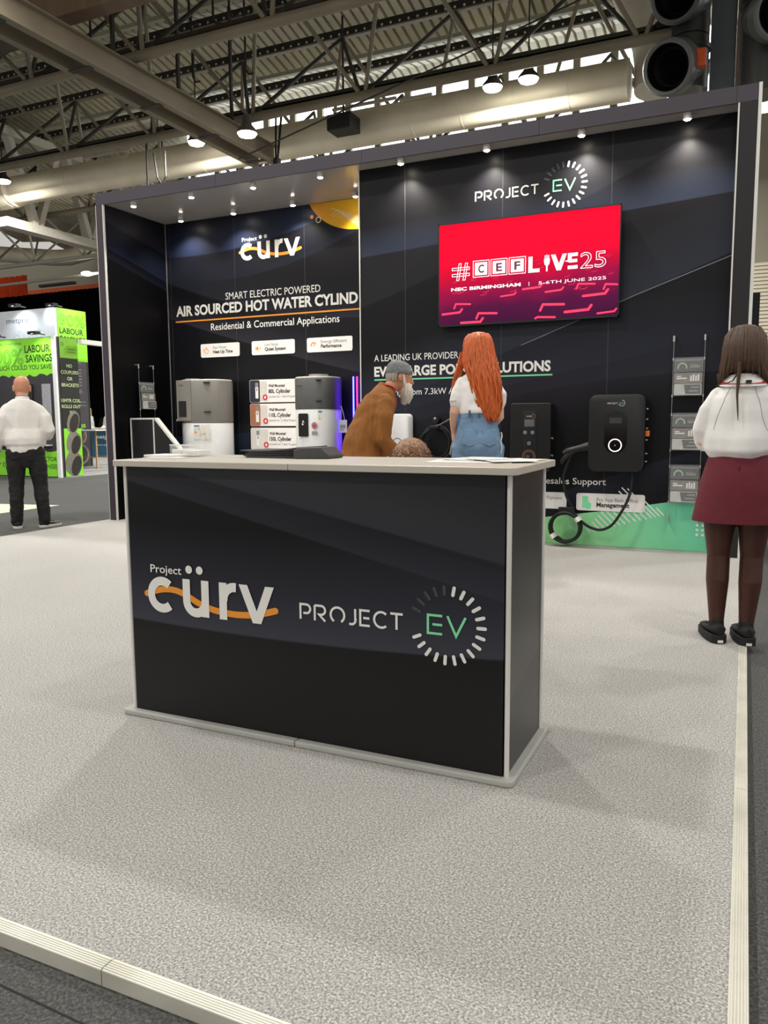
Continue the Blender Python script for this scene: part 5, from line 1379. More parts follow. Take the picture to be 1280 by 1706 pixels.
def hand(mb, wrist, d, n, side, curl=.35, s=1.0):
    """d along the hand, n out of the palm; side=+1 puts the thumb towards d x n"""
    d = Vector(d).normalized(); n = Vector(n); n = (n - d * n.dot(d)).normalized(); t = d.cross(n) * side
    w = Vector(wrist)
    mb.tube([w - d * .02, w + d * .02, w + d * .055, w + d * .088], [(.025 * s, .019 * s), (.033 * s, .017 * s), (.040 * s, .016 * s), (.038 * s, .012 * s)], n=14, hint=n, dome=True)
    for off, ln, k in ((.030, .070, .9), (.010, .079, 1.0), (-.010, .073, 1.05), (-.029, .058, 1.15)):
        p = w + d * (.080 * s) + t * (off * s); dirv = d.copy(); pts = [p - d * .012, p]; ang = 0
        for seg in (.44, .31, .25):
            ang += curl * k
            dv = d * math.cos(ang) + n * math.sin(ang)
            p = p + dv * (ln * seg * s); pts.append(p)
        mb.tube(pts, [.0095 * s, .0092 * s, .0086 * s, .008 * s, .0066 * s], n=9, dome=True)
    p = w + d * (.022 * s) + t * (.024 * s); dv = (d * .62 + t * .70 + n * .30).normalized(); p1 = p + dv * .034 * s
    dv2 = (d * .86 + t * .32 + n * .40).normalized(); p2 = p1 + dv2 * .030 * s; p3 = p2 + (dv2 + n * .2).normalized() * .024 * s
    mb.tube([p - dv * .012, p, p1, p2, p3], [.014 * s, .013 * s, .0115 * s, .0100 * s, .008 * s], n=9, dome=True)
def eyes(root, c, rot, s=1.0):
    for sx in (-1, 1):
        m_ = MB().ell(c + rot @ (V(sx * .031, .083, .014) * s), (.0115 * s,) * 3, 12, 8)
        o = link('eye', m_.mesh('eye', smooth=True), mat('eye white', (226, 222, 214), .3, var=.02), root)
        m_ = MB().ell(c + rot @ (V(sx * .031, .0925, .014) * s), (.0052 * s, .003 * s, .0052 * s), 10, 6)
        i = link('iris', m_.mesh('iris', smooth=True), mat('dark iris', (48, 34, 26), .3, var=.05), o)
def limb(mb, pts, rad, n=16): mb.tube(pts, rad, n=n, dome=True)
def skin(name, c):
    return mat(name, c, .5, var=.07, scale=14, bump=.05, bscale=120, spec=.35)
def body(root, spine, neck, headc, rot, arms, legs, m, hs=1.0, voxel=.006, hands=None, feet=True):
    mb = MB()
    mb.tube([V(*q[:3]) for q in spine], [(q[3], q[4]) for q in spine], n=28, hint=FRONT, dome=True)
    limb(mb, [V(*q[:3]) for q in neck], [q[3] for q in neck])
    head_rings(mb, V(*headc), rot, hs)
    for a in arms:
        limb(mb, [V(*q[:3]) for q in a], [q[3] for q in a])
    for l in legs: limb(mb, [V(*q[:3]) for q in l], [q[3] for q in l], 18)
    for h in (hands or []): hand(mb, *h)
    if feet:
        for l in legs:
            k = V(*l[-1][:3]); fd = Vector(l[-1][4]) if len(l[-1]) > 4 else V(0, 1, 0)
            mb.tube([k + V(0, 0, -.03) - fd * .03, k + V(0, 0, -.045) + fd * .06, k + V(0, 0, -.055) + fd * .15], [(.034, .032), (.040, .026), (.036, .018)], n=12, hint=(0, 0, 1), dome=True)
    o = link('body', fuse(mb, voxel, 3), m, root); o.data.name = 'body'
    eyes(root, V(*headc), rot, hs)
    return o
def grow(pts, t): return [(p[0], p[1], p[2], p[3] + t) + ((p[4] + t,) if len(p) > 4 and isinstance(p[4], (int, float)) else tuple(p[4:])) for p in pts]
def hair_sheet(rings, amp, seed, strands=26, n=72, streak=5.0):
    """a fall of hair: rings = (cx, cy, z, rx, ry, a0, a1) swept open or closed, ridged into locks"""
    outer = []; inner = []
    for i, (cx_, cy_, z, rx, ry, th) in enumerate(rings):
        o_ = []
        for j in range(n):
            a = 2 * PI * j / n
            rdg = noise.noise(Vector((math.cos(a) * streak + seed, math.sin(a) * streak, z * 2.0)))
            rdg2 = noise.noise(Vector((math.cos(a) * streak * 3 + seed, math.sin(a) * streak * 3, z * 3.0 + 7)))
            k = 1 + amp * (rdg + .5 * rdg2) * min(1, i / 3.0)
            o_.append(V(cx_ + rx * k * math.cos(a), cy_ + ry * k * math.sin(a), z + (.0 if i < len(rings) - 2 else .05 * rdg)))
        outer.append(o_)
    return MB().rings(outer)
def locks(mb, paths, rad, n=7):
    for p in paths:
        k = len(p); mb.tube(p, [rad * (.55 + .45 * math.sin(PI * min(1, .25 + i / (k - 1) * .75))) * (1 if i < k - 1 else .25) for i in range(k)], n=n, flat=.6, dome=False)
HAIRM = lambda name, c, var=.35: mat(name, c, .42, var=var, scale=38, stretch=(3.5, 3.5, .22), bump=.35, bscale=70, spec=.5)
def shoe(root, ankle, fd, m, sole_m, ln=.27, sole=.03, name='shoe', tagm=None):
    k = V(*ankle); fd = Vector(fd).normalized(); s = fd.cross(V(0, 0, 1)) * -1
    z0 = .002
    heel = V(k.x, k.y, 0) - fd * .065
    def prof(t):
        w = .031 + .014 * math.sin(PI * min(1, t * 1.15)) if t < .9 else .030
        return w
    mb = MB(); rs = []
    for i in range(13):
        t = i / 12; c_ = heel + fd * (ln * t)
        w = max(.012, .032 + .016 * math.sin(PI * (t ** .8)) - (.0 if 0 < t < 1 else .012))
        h = sole + (.062 if t < .22 else .062 - (t - .22) * .075); h = max(h, sole + .026)
        if t in (0, 1): h -= .01
        ring = []
        for j in range(16):
            a = 2 * PI * j / 16
            x = math.cos(a) * w; zz = sole + (h - sole) * (.5 + .5 * math.sin(a))
            x *= 1.0 if math.sin(a) < 0 else (1 - .35 * math.sin(a))
            ring.append(c_ + s * x + V(0, 0, zz))
        rs.append(ring)
    mb.rings(rs)
    mb.tube([V(k.x, k.y, sole + .04), V(k.x, k.y, sole + .085)], [(.040, .048), (.037, .044)], n=16, hint=fd)
    o = link(name, fuse(mb, .005, 3), m, root); o.data.name = name
    pts = []
    for i in range(24):
        a = 2 * PI * i / 24; t = .5 - .5 * math.cos(a)
        w = (.034 + .016 * math.sin(PI * (t ** .8))) * (1 if math.sin(a) > 0 else -1) * min(1, abs(math.sin(a)) * 2.2)
        pts.append(heel + fd * (-.006 + (ln + .012) * t) + s * w + V(0, 0, z0))
    so = link('sole', MB().prism(pts, (0, 0, sole)).mesh('sole', bevel=.003), sole_m, o)
    if tagm:
        c_ = heel - fd * .0085
        link('heel_tag', MB().box(-.014, .014, -.002, .001, .008, .022).mesh('heel_tag'), tagm, o).matrix_local = Matrix.Translation(c_) @ Matrix(((s.x, fd.x, 0), (s.y, fd.y, 0), (0, 0, 1))).to_4x4()
    # lacing
    lm = MB()
    for q in range(3):
        c_ = heel + fd * (ln * (.42 + .1 * q)) + V(0, 0, sole + .050 - q * .008)
        lm.tube([c_ - s * .026 - V(0, 0, .004), c_ + V(0, 0, .007), c_ + s * .026 - V(0, 0, .004)], .003, n=6)
    link('laces', lm.mesh('laces', smooth=True), m, o)
    return o
from mathutils.bvhtree import BVHTree
def laid_on(obs, pts, lift=.003):
    """move points onto the nearest cloth surface"""
    out = []
    trees = []
    for o in obs:
        bm = bmesh.new(); bm.from_mesh(o.data); trees.append(BVHTree.FromBMesh(bm)); bm.free()
    for p in pts:
        best = None
        for t_ in trees:
            co, nr, _, d = t_.find_nearest(Vector(p))
            if co is not None and (best is None or d < best[2]): best = (co, nr, d)
        out.append(best[0] + best[1] * lift)
    return out
def place(root, x, y, z, rz, s=1.0):
    root.location = (x, y, z); root.rotation_euler = (0, 0, math.radians(rz)); root.scale = (s, s, s)

# ---------------------------------------------------------------- bald man in a white shirt, seen from behind
R_ = thing('person', 'bald person in a white shirt and black jeans walking away at the left', 'person')
SK1 = skin('ruddy skin', (214, 152, 124))
spine = [(0, 0, .84, .150, .120), (0, .005, .92, .172, .130), (0, .012, 1.02, .172, .135), (0, .02, 1.13, .178, .138), (0, .005, 1.26, .188, .125), (0, -.012, 1.345, .172, .100), (0, -.016, 1.405, .125, .075), (0, -.014, 1.44, .075, .065)]
neck = [(0, -.012, 1.40, .066), (0, 0, 1.47, .060), (0, .012, 1.53, .058)]
rot = Matrix.Rotation(math.radians(10), 3, 'Z')
armL = [(-.160, -.01, 1.335, .050), (-.212, -.03, 1.24, .054), (-.255, -.03, 1.10, .047), (-.280, .02, .96, .040), (-.292, .065, .86, .030)]
armR = [(.160, -.01, 1.335, .050), (.218, -.04, 1.24, .054), (.262, -.05, 1.11, .048), (.235, .10, 1.04, .042), (.17, .22, 1.03, .030)]
legL = [(-.095, 0, .86, .100), (-.105, .01, .68, .085), (-.112, .012, .48, .060), (-.118, -.015, .32, .058), (-.125, -.02, .085, .038, (-.10, 1, 0))]
legR = [(.095, 0, .86, .100), (.118, .0, .68, .085), (.135, .0, .48, .060), (.148, -.03, .32, .058), (.160, -.03, .085, .038, (.75, .70, 0))]
body(R_, spine, neck, (0, .02, 1.575), rot, [armL, armR], [legL, legR], SK1, 1.10, .0055, [(armL[-1][:3], (-.08, .25, -1), (.75, .35, 0), -1, .30), (armR[-1][:3], (-.8, .6, 0), (0, .3, -1), 1, .5)], feet=False)
SHIRT = mat('white cotton shirt', (236, 233, 228), .75, var=.03, scale=5, bump=.55, bscale=10, stretch=(1, 1, .7))
mb = MB()
mb.tube([V(*q[:3]) for q in grow(spine, .0)], [(q[3] + .022, q[4] + .024) for q in spine], n=28, hint=FRONT)
mb.tube([V(0, .005, .925), V(0, .012, 1.0), V(0, .015, 1.1)], [(.212, .172), (.226, .186), (.205, .165)], n=28, hint=FRONT)
for a in (armL, armR):
    limb(mb, [V(*q[:3]) for q in a[:-1]] + [V(*a[-2][:3]).lerp(V(*a[-1][:3]), .72)], [a[0][3] + .012, a[1][3] + .014, a[2][3] + .018, a[3][3] + .020, .046])
wear('shirt', mb, SHIRT, R_, .009, 12, [(.010, (6, 6, 5), 3), (.008, (13, 13, 8), 9)])
m_ = MB().tube([V(0, -.014, 1.415), V(0, -.010, 1.445), V(0, -.006, 1.465)], [(.088, .084), (.075, .072), (.070, .068)], n=28, hint=FRONT)
part('collar', m_, SHIRT, R_, smooth=True)
a = MB().tube([V(0, -.004, 1.462), V(0, -.002, 1.470)], [(.0725, .070), (.0715, .069)], n=28, hint=FRONT); part('lanyard', a, mat('grey blue lanyard', (84, 92, 108), .6, var=.1), R_, smooth=True)
for a in (armL, armR):
    p0 = V(*a[-2][:3]).lerp(V(*a[-1][:3]), .66); p1 = V(*a[-2][:3]).lerp(V(*a[-1][:3]), .80)
    part('cuff', MB().cyl(p0, p1, .047, .044, n=18), SHIRT, R_, smooth=True)
BJ = mat('black denim', (19, 19, 21), .8, var=.2, scale=8)
mb = MB()
mb.tube([V(0, 0, .685), V(0, 0, .76), V(0, 0, .81), V(0, 0, .87), V(0, .004, .93), V(0, .008, .948)], [(.075, .10), (.145, .130), (.168, .140), (.184, .146), (.182, .144), (.176, .136)], n=28, hint=FRONT)
for l in (legL, legR):
    limb(mb, [V(*q[:3]) for q in l[:-1]] + [V(l[-1][0], l[-1][1], .07)], [l[0][3] + .008, l[1][3] + .014, .080, .074, .064], 18)
wear('jeans', mb, BJ, R_, .009, 2, [(.008, (9, 9, 12), 1), (.005, (20, 20, 30), 4)])
SH = mat('black trainer fabric', (24, 24, 26), .6, var=.1); SOLE = mat('off-white sole', (214, 212, 206), .6, var=.05)
shoe(R_, (-.125, -.02, .085), (-.10, 1, 0), SH, SOLE, .28, .028); shoe(R_, (.160, -.03, .085), (.75, .70, 0), SH, SOLE, .28, .028)
place(R_, -7.48, 6.42, 0.0, 46, 1.02)

# ---------------------------------------------------------------- woman in a maroon skirt, seen from behind
R_ = thing('person', 'woman with long brown hair in a white top and maroon skirt at the right', 'person')
SK2 = skin('light skin', (226, 182, 158))
spine = [(0, 0, .84, .145, .115), (0, -.005, .92, .165, .120), (0, .0, 1.02, .125, .092), (0, .01, 1.10, .122, .09), (0, .01, 1.22, .145, .105), (0, -.005, 1.315, .128, .082), (0, -.012, 1.375, .085, .060), (0, -.01, 1.42, .055, .050)]
neck = [(0, -.01, 1.39, .048), (0, 0, 1.46, .046), (0, .012, 1.52, .046)]
rot = Matrix.Rotation(math.radians(-4), 3, 'Z')
armL = [(-.130, -.005, 1.32, .038), (-.170, -.01, 1.24, .037), (-.188, .0, 1.09, .035), (-.14, .13, 1.06, .031), (-.08, .22, 1.10, .023)]
armR = [(.130, -.005, 1.32, .038), (.170, -.01, 1.24, .037), (.188, .0, 1.09, .035), (.14, .13, 1.06, .031), (.08, .22, 1.10, .023)]
legL = [(-.085, 0, .86, .098), (-.086, .006, .68, .083), (-.084, .008, .475, .056), (-.084, -.018, .34, .056), (-.080, -.02, .10, .034, (-.28, 1, 0))]
legR = [(.085, 0, .86, .098), (.084, .006, .68, .083), (.080, .008, .475, .056), (.078, -.018, .34, .056), (.068, -.02, .10, .034, (-.22, 1, 0))]
body(R_, spine, neck, (0, .02, 1.575), rot, [armL, armR], [legL, legR], SK2, 1.0, .006, [(armL[-1][:3], (.7, .6, .2), (0, 0, 1), -1, .4), (armR[-1][:3], (-.7, .6, .2), (0, 0, 1), 1, .4)], feet=False)
TIGHT = mat('sheer black tights', (72, 42, 34), .42, var=.18, scale=3, spec=.35)
mb = MB()
for l in (legL, legR): limb(mb, [V(*q[:3]) for q in l], [q[3] + .003 for q in l], 20)
wear('tights', mb, TIGHT, R_, .006, 3)
TOP = mat('white jersey top', (238, 236, 234), .7, var=.02, scale=4, bump=.55, bscale=9, stretch=(1, 1, .45))
mb = MB()
tsp = [(0, .0, 1.025, .150, .118), (0, -.008, 1.055, .178, .142), (0, -.008, 1.10, .182, .140), (0, 0, 1.18, .174, .130), (0, 0, 1.26, .172, .122), (0, -.008, 1.325, .155, .10), (0, -.012, 1.385, .105, .075), (0, -.01, 1.41, .068, .062)]
mb.tube([V(*q[:3]) for q in tsp], [(q[3], q[4]) for q in tsp], n=32, hint=FRONT)
for sx in (-1, 1):
    limb(mb, [V(sx * .118, -.006, 1.335), V(sx * .168, -.012, 1.26), V(sx * .190, -.008, 1.15), V(sx * .190, .02, 1.08)], [.046, .050, .050, .047])
wear('top', mb, TOP, R_, .008, 4, [(.012, (5, 5, 4), 2), (.016, (12, 12, 3.5), 8)])
m_ = MB().tube([V(0, -.012, 1.385), V(0, -.014, 1.405), V(0, -.010, 1.432)], [(.118, .104), (.100, .092), (.078, .074)], n=32, hint=FRONT); part('collar', m_, TOP, R_, smooth=True)
m_ = MB().tube([V(0, -.0135, 1.394), V(0, -.0145, 1.407)], [(.1135, .0998), (.1015, .0925)], n=32, hint=FRONT); part('collar_band', m_, mat('red collar trim', (196, 34, 50), .6, var=.05), R_, smooth=True)
part('collar_tab', MB().box(.012, .040, -.118, -.108, 1.393, 1.407), BLK, R_)
SEAM = mat('grey seam thread', (160, 158, 158), .7, var=.05)
_tp = [c for c in R_.children if c.name.split('.')[0] == 'top'][-1]
for sx in (-1, 1):
    q_ = laid_on([_tp], bez([(sx * .070, -.10, 1.385), (sx * .105, -.13, 1.31), (sx * .132, -.14, 1.23), (sx * .150, -.13, 1.16)], 5), .0005)
    part('raglan_seam', MB().tube(q_, .0016, n=5), SEAM, R_, smooth=True)
part('zip', MB().box(-.003, .003, -.142, -.138, .80, .965), mat('dark maroon thread', (62, 14, 24), .6, var=.05), R_)
SKIRT = mat('maroon skirt cloth', (104, 30, 44), .8, var=.10, scale=22, bump=.1, bscale=200)
m_ = MB(); rs = []
for z, rx, ry, yo in ((1.05, .148, .116, -.004), (1.02, .152, .120, -.004), (.95, .172, .134, -.006), (.88, .190, .146, -.008), (.80, .205, .150, -.004), (.72, .218, .152, 0), (.672, .228, .155, .003), (.662, .2275, .1545, .003), (.665, .215, .143, .003), (.80, .19, .14, -.003)):
    rs.append([V(rx * math.cos(2 * PI * j / 72) * (1 + .012 * math.sin(4 * PI * j / 72 + 1) * (1 - z)), yo + ry * math.sin(2 * PI * j / 72) * (1 + .03 * math.sin(10 * PI * j / 72) * max(0, .9 - z)), z) for j in range(72)])
part('skirt', m_.rings(rs), SKIRT, R_, smooth=True)
HB = HAIRM('brown hair', (74, 50, 32))
hc = V(0, .02, 1.575)
rg = [(0, .01, 1.70, .012, .012, 0), (0, .01, 1.694, .045, .05, 0), (0, .008, 1.675, .072, .082, 0), (0, .005, 1.645, .089, .102, 0), (0, .0, 1.60, .097, .108, 0), (0, -.008, 1.55, .101, .105, 0), (0, -.02, 1.50, .103, .095, 0), (0, -.015, 1.475, .112, .085, 0), (0, .0, 1.45, .122, .07, 0), (0, .015, 1.42, .13, .05, 0), (0, .02, 1.40, .12, .035, 0)]
mb = hair_sheet(rg, .055, 1.3)
paths = []; rng = random.Random(11)
for i in range(58):
    a = PI + PI * (i + .5) / 58 if i < 58 else 0
    a = PI * .9 + PI * 1.2 * ((i + rng.random()) / 58)
    k = 1.0 + rng.uniform(-.01, .035); end = 1.448 + .04 * abs(math.cos(a)) ** 3 * -1.6 + rng.uniform(-.015, .02)
    p = []
    for z, rx, ry, yo in ((1.68, .068, .078, .008), (1.64, .092, .104, .004), (1.58, .100, .110, -.004), (1.52, .104, .102, -.014), (1.48, .110, .094, -.018), (end, .120, .088, -.014)):
        p.append(V(rx * k * math.cos(a) + rng.uniform(-.003, .003), yo + ry * k * math.sin(a), z))
    paths.append(p)
locks(mb, paths, .0085)
# one loose strand falling over the back
mb.tube([V(-.02, -.112, 1.50), V(-.022, -.118, 1.44), V(-.024, -.120, 1.40), V(-.026, -.128, 1.33), V(-.020, -.138, 1.25), V(-.016, -.143, 1.20)], [.012, .011, .009, .006, .004, .0015], n=7)
mb.tube([V(-.03, -.112, 1.44), V(-.05, -.112, 1.405), V(-.09, -.105, 1.39), (V(-.125, -.09, 1.385))], [.005, .004, .003, .0015], n=6)
part('hair', mb, HB, R_, smooth=True)
VB = mat('black suede shoe', (14, 13, 13), .75, var=.1); VS = mat('black rubber sole', (20, 19, 19), .7, var=.05)
shoe(R_, (-.080, -.02, .10), (-.38, 1, 0), VB, VS, .255, .045, tagm=WHITE_INK); shoe(R_, (.068, -.02, .10), (-.26, 1, 0), VB, VS, .255, .045, tagm=WHITE_INK)
place(R_, -.018, 4.40, PLAT, 0, .962)

# ---------------------------------------------------------------- red haired woman at the screen wall
R_ = thing('person', 'red haired woman in white tee and blue jeans, back turned', 'person')
spine = [(0, 0, .84, .148, .118), (0, -.01, .92, .168, .125), (0, .0, 1.02, .135, .098), (0, .012, 1.10, .124, .09), (0, .012, 1.22, .125, .095), (0, -.003, 1.315, .122, .082), (0, -.012, 1.375, .085, .060), (0, -.01, 1.42, .055, .050)]
neck = [(0, -.01, 1.39, .05), (0, .002, 1.46, .045), (0, .016, 1.52, .045)]
rot = Matrix.Rotation(math.radians(14), 3, 'Z') @ Matrix.Rotation(math.radians(-12), 3, 'X')
armL = [(-.126, -.005, 1.33, .038), (-.156, -.015, 1.23, .037), (-.176, -.02, 1.12, .035), (-.178, .03, 1.045, .031), (-.176, .075, .975, .022)]
armR = [(.126, -.005, 1.33, .038), (.153, .0, 1.23, .037), (.160, .03, 1.08, .035), (.13, .14, 1.03, .031), (.05, .22, 1.05, .022)]
legL = [(-.088, 0, .86, .104), (-.09, .006, .68, .084), (-.09, .008, .475, .058), (-.09, -.018, .34, .056), (-.09, -.02, .09, .034, (-.1, 1, 0))]
legR = [(.088, 0, .86, .104), (.09, .006, .68, .084), (.09, .008, .475, .058), (.09, -.018, .34, .056), (.09, -.02, .09, .034, (.2, 1, 0))]
body(R_, spine, neck, (0, .03, 1.580), rot, [armL, armR], [legL, legR], SK2, 1.0, .005, [(armL[-1][:3], (.08, .35, -1), (.9, .3, 0), -1, .55), (armR[-1][:3], (-.7, .6, .2), (0, 0, 1), 1, .4)], feet=False)
mb = MB()
tsp = [(0, -.004, 1.095, .138, .112), (0, .0, 1.12, .146, .118), (0, .005, 1.17, .146, .118), (0, .005, 1.25, .150, .120), (0, -.002, 1.33, .146, .102), (0, -.010, 1.385, .105, .075), (0, -.01, 1.41, .066, .060)]
mb.tube([V(*q[:3]) for q in tsp], [(q[3], q[4]) for q in tsp], n=32, hint=FRONT)
for a in (armL, armR):
    d_ = V(*a[1][:3]) - V(*a[0][:3])
    limb(mb, [V(*a[0][:3]), V(*a[1][:3]), V(*a[1][:3]) + (V(*a[2][:3]) - V(*a[1][:3])) * .30], [.046, .052, .053])
wear('tee', mb, TOP, R_, .008, 3, [(.012, (5, 5, 10), 12), (.006, (14, 14, 24), 5)])
a = Print((-.190, -.060, 1.19), (.62, -.78, 0), (0, 0, 1)); a.lift = .012; a.text('curv', -.01, 0, .022, u1=.055, bold=.0); a.build('sleeve_lettering', DARK_INK, R_)
JEAN = mat('blue denim', (112, 142, 172), .8, var=.22, scale=7, bump=.15, bscale=220)
mb = MB()
mb.tube([V(0, 0, .72), V(0, 0, .77), V(0, -.004, .82), V(0, -.008, .87), V(0, -.008, .93), V(0, .0, 1.0), V(0, .004, 1.125)], [(.06, .08), (.12, .115), (.155, .13), (.172, .146), (.168, .140), (.152, .118), (.130, .102)], n=32, hint=FRONT)
for sx in (-1, 1): mb.ell(V(sx * .075, -.062, .875), (.088, .085, .095), 20, 14)
for l in (legL, legR): limb(mb, [V(*q[:3]) for q in l[:-1]] + [V(l[-1][0], l[-1][1], .075)], [l[0][3] + .006, l[1][3] + .012, .074, .072, .070], 20)
wear('jeans', mb, JEAN, R_, .007, 2, [(.006, (9, 9, 16), 1), (.003, (26, 26, 40), 4)])
JD = mat('dark denim seam', (66, 92, 126), .8, var=.1)
part('waistband', MB().tube([V(0, .003, 1.085), V(0, .004, 1.130)], [(.1405, .1100), (.1355, .1065)], n=32, hint=FRONT), JEAN, R_, smooth=True)
for sx in (-1, 1):
    c_ = V(sx * .072, -.150, .935)
    part('back_pocket', MB().prism([c_ + V(-.05, .012, .055), c_ + V(.05, .012, .055), c_ + V(.05, -.002, -.045), c_ + V(0, -.004, -.065), c_ + V(-.05, -.002, -.045)], (0, .014, 0)), JEAN, R_, bevel=.003)
for x in (-.07, 0, .07): part('belt_loop', MB().box(x - .006, x + .006, -.112, -.098, 1.08, 1.132), JD, R_)
m_ = MB()
for i in range(11): m_.ell(V(.165 + .004 * math.sin(i), -.085, .965 - i * .014), (.0065,) * 3, 8, 6)
part('bead_chain', m_, mat('white bead', (236, 234, 228), .4, var=.03), R_, smooth=True)
m_ = MB().tube([V(-.165, .115, .93), V(-.190, .10, .86), V(-.200, .095, .80)], [(.010, .006), (.011, .008), (.008, .008)], n=10)
part('metal_holder', m_, mat('brushed tool steel', (176, 168, 156), .3, .8, var=.1), R_, smooth=True)
HR = HAIRM('copper red hair', (196, 92, 34), .4)
rg = [(.0, .03, 1.706, .012, .012, 0), (0, .03, 1.700, .046, .05, 0), (0, .026, 1.682, .074, .082, 0), (.0, .022, 1.65, .092, .102, 0), (0, .014, 1.60, .101, .108, 0), (.004, .0, 1.54, .108, .106, 0), (.014, -.022, 1.47, .112, .098, 0), (.028, -.05, 1.40, .112, .085, 0), (.046, -.078, 1.32, .104, .062, 0), (.062, -.092, 1.24, .094, .05, 0), (.075, -.098, 1.17, .084, .042, 0), (.084, -.098, 1.11, .070, .034, 0), (.086, -.094, 1.06, .040, .018, 0)]
mb = hair_sheet(rg, .09, 4.1, streak=4.5)
paths = []; rng = random.Random(21)
for i in range(84):
    f_ = (i + rng.random()) / 84
    a = PI * .88 + PI * 1.24 * f_
    k = 1.0 + rng.uniform(-.01, .06); ph = rng.uniform(0, 6); L_ = rng.uniform(.55, 1.0) if f_ > .12 else rng.uniform(.45, .8)
    p = []
    nrg = rg[2:]
    cnt = max(5, int(len(nrg) * L_))
    for q, (cx_, cy_, z, rx, ry, _) in enumerate(nrg[:cnt]):
        wv = .010 * math.sin(ph + q * 1.5) * min(1, q / 4)
        p.append(V(cx_ + rx * k * math.cos(a) + wv, cy_ + ry * k * math.sin(a), z + rng.uniform(-.008, .008)))
    paths.append(bez(p, 3))
locks(mb, paths, .0095)
for i in range(6):    # strands in front of the left shoulder
    ox = -.105 - .008 * i
    mb.tube(bez([V(ox + .02, .04, 1.56), V(ox, .035, 1.48), V(ox - .025, .03 - .01 * i, 1.40), V(ox - .045, .015, 1.30), V(ox - .05 + .01 * (i % 2), .01, 1.20), V(ox - .045, .0, 1.12 + .02 * i)], 4), [.010] * 18 + [.006, .004, .002], n=7)
part('hair', mb, HR, R_, smooth=True)
shoe(R_, (-.09, -.02, .085), (-.1, 1, 0), SH, SOLE, .25, .028); shoe(R_, (.09, -.02, .085), (.2, 1, 0), SH, SOLE, .25, .028)
place(R_, -1.985, 6.15, PLAT, 22, 1.10)

# ---------------------------------------------------------------- old man leaning towards the wall
R_ = thing('person', 'old person with white beard, brown jacket and grey knit cap', 'person')
SK3 = skin('weathered skin', (196, 138, 108))
spine = [(0, -.04, .82, .150, .120), (0, -.05, .92, .165, .125), (0, -.035, 1.02, .160, .125), (0, .0, 1.12, .165, .125), (0, .045, 1.23, .175, .120), (0, .095, 1.325, .162, .100), (0, .13, 1.375, .115, .075), (0, .152, 1.405, .07, .062)]
neck = [(0, .13, 1.365, .062), (0, .175, 1.42, .056), (0, .205, 1.46, .056)]
rot = Matrix.Rotation(math.radians(-4), 3, 'Z') @ Matrix.Rotation(math.radians(-8), 3, 'X')
armR = [(.155, .075, 1.305, .056), (.205, .055, 1.18, .052), (.222, .04, 1.03, .044), (.205, .13, .93, .038), (.18, .22, .86, .028)]
armL = [(-.155, .075, 1.305, .056), (-.205, .07, 1.18, .052), (-.222, .07, 1.03, .044), (-.20, .18, .96, .038), (-.14, .27, .93, .028)]
legL = [(-.09, -.04, .86, .10), (-.10, -.02, .68, .085), (-.105, 0, .48, .06), (-.11, -.03, .32, .058), (-.11, -.03, .09, .038, (-.1, 1, 0))]
legR = [(.09, -.04, .86, .10), (.10, -.02, .68, .085), (.105, 0, .48, .06), (.11, -.03, .32, .058), (.11, -.03, .09, .038, (.2, 1, 0))]
hc = (0, .255, 1.515)
body(R_, spine, neck, hc, rot, [armL, armR], [legL, legR], SK3, 1.0, .006, [(armL[-1][:3], (.3, .8, -.2), (.3, 0, -1), -1, .4), (armR[-1][:3], (-.1, .5, -.8), (-.9, .2, 0), 1, .4)], feet=False)
H = V(*hc); L = lambda *p: H + rot @ V(*p)
CAPM = mat('grey knit wool', (118, 122, 124), .9, var=.25, scale=60, bump=.5, bscale=150)
mb = MB(); rs = []
for z, rx, ry, yo in ((.018, .083, .104, -.004), (.022, .086, .108, -.004), (.050, .085, .106, -.006), (.058, .081, .102, -.008), (.085, .074, .093, -.010), (.108, .057, .072, -.011), (.122, .034, .044, -.011), (.127, .010, .012, -.011)):
    rs.append([L(rx * math.cos(2 * PI * j / 60) * (1 + .012 * (j % 2)), yo + ry * math.sin(2 * PI * j / 60) * (1 + .012 * (j % 2)), z + .018 * (-math.sin(2 * PI * j / 60)) * (-.6 if z < .055 else 0)) for j in range(60)])
part('knit_cap', mb.rings(rs), CAPM, R_, smooth=True, sharp=80)
BEARD = HAIRM('white beard hair', (222, 216, 204), .18)
mb = MB(); rng = random.Random(4)
mb.tube([L(0, .052, -.070), L(0, .072, -.105), L(0, .076, -.145), L(0, .070, -.180)], [(.066, .052), (.070, .056), (.062, .050), (.036, .032)], n=22, hint=rot @ V(0, 1, 0), dome=True)
for i in range(46):
    a = PI * (.02 + .96 * (i + rng.random()) / 46)
    r0 = .071
    b0 = L(r0 * math.cos(a), .035 + .058 * math.sin(a), -.055 - .02 * math.sin(a)); b1 = L(r0 * 1.08 * math.cos(a), .045 + .076 * math.sin(a), -.105); b2 = L(r0 * .95 * math.cos(a), .050 + .072 * math.sin(a), -.15); b3 = L(r0 * .65 * math.cos(a) + rng.uniform(-.012, .012), .055 + .05 * math.sin(a), -.19 + rng.uniform(-.015, .02))
    mb.tube([b0, b1, b2, b3], [.009, .011, .009, .003], n=6)
for sx in (-1, 1):     # sideburns and moustache
    mb.tube([L(sx * .074, .012, .015), L(sx * .073, .022, -.03), L(sx * .066, .04, -.07)], [.008, .012, .016], n=8, dome=True)
    mb.tube([L(0, .106, -.050), L(sx * .025, .100, -.056), L(sx * .045, .082, -.078)], [.008, .010, .005], n=8, dome=True)
part('beard', mb, BEARD, R_, smooth=True)
mb = MB()
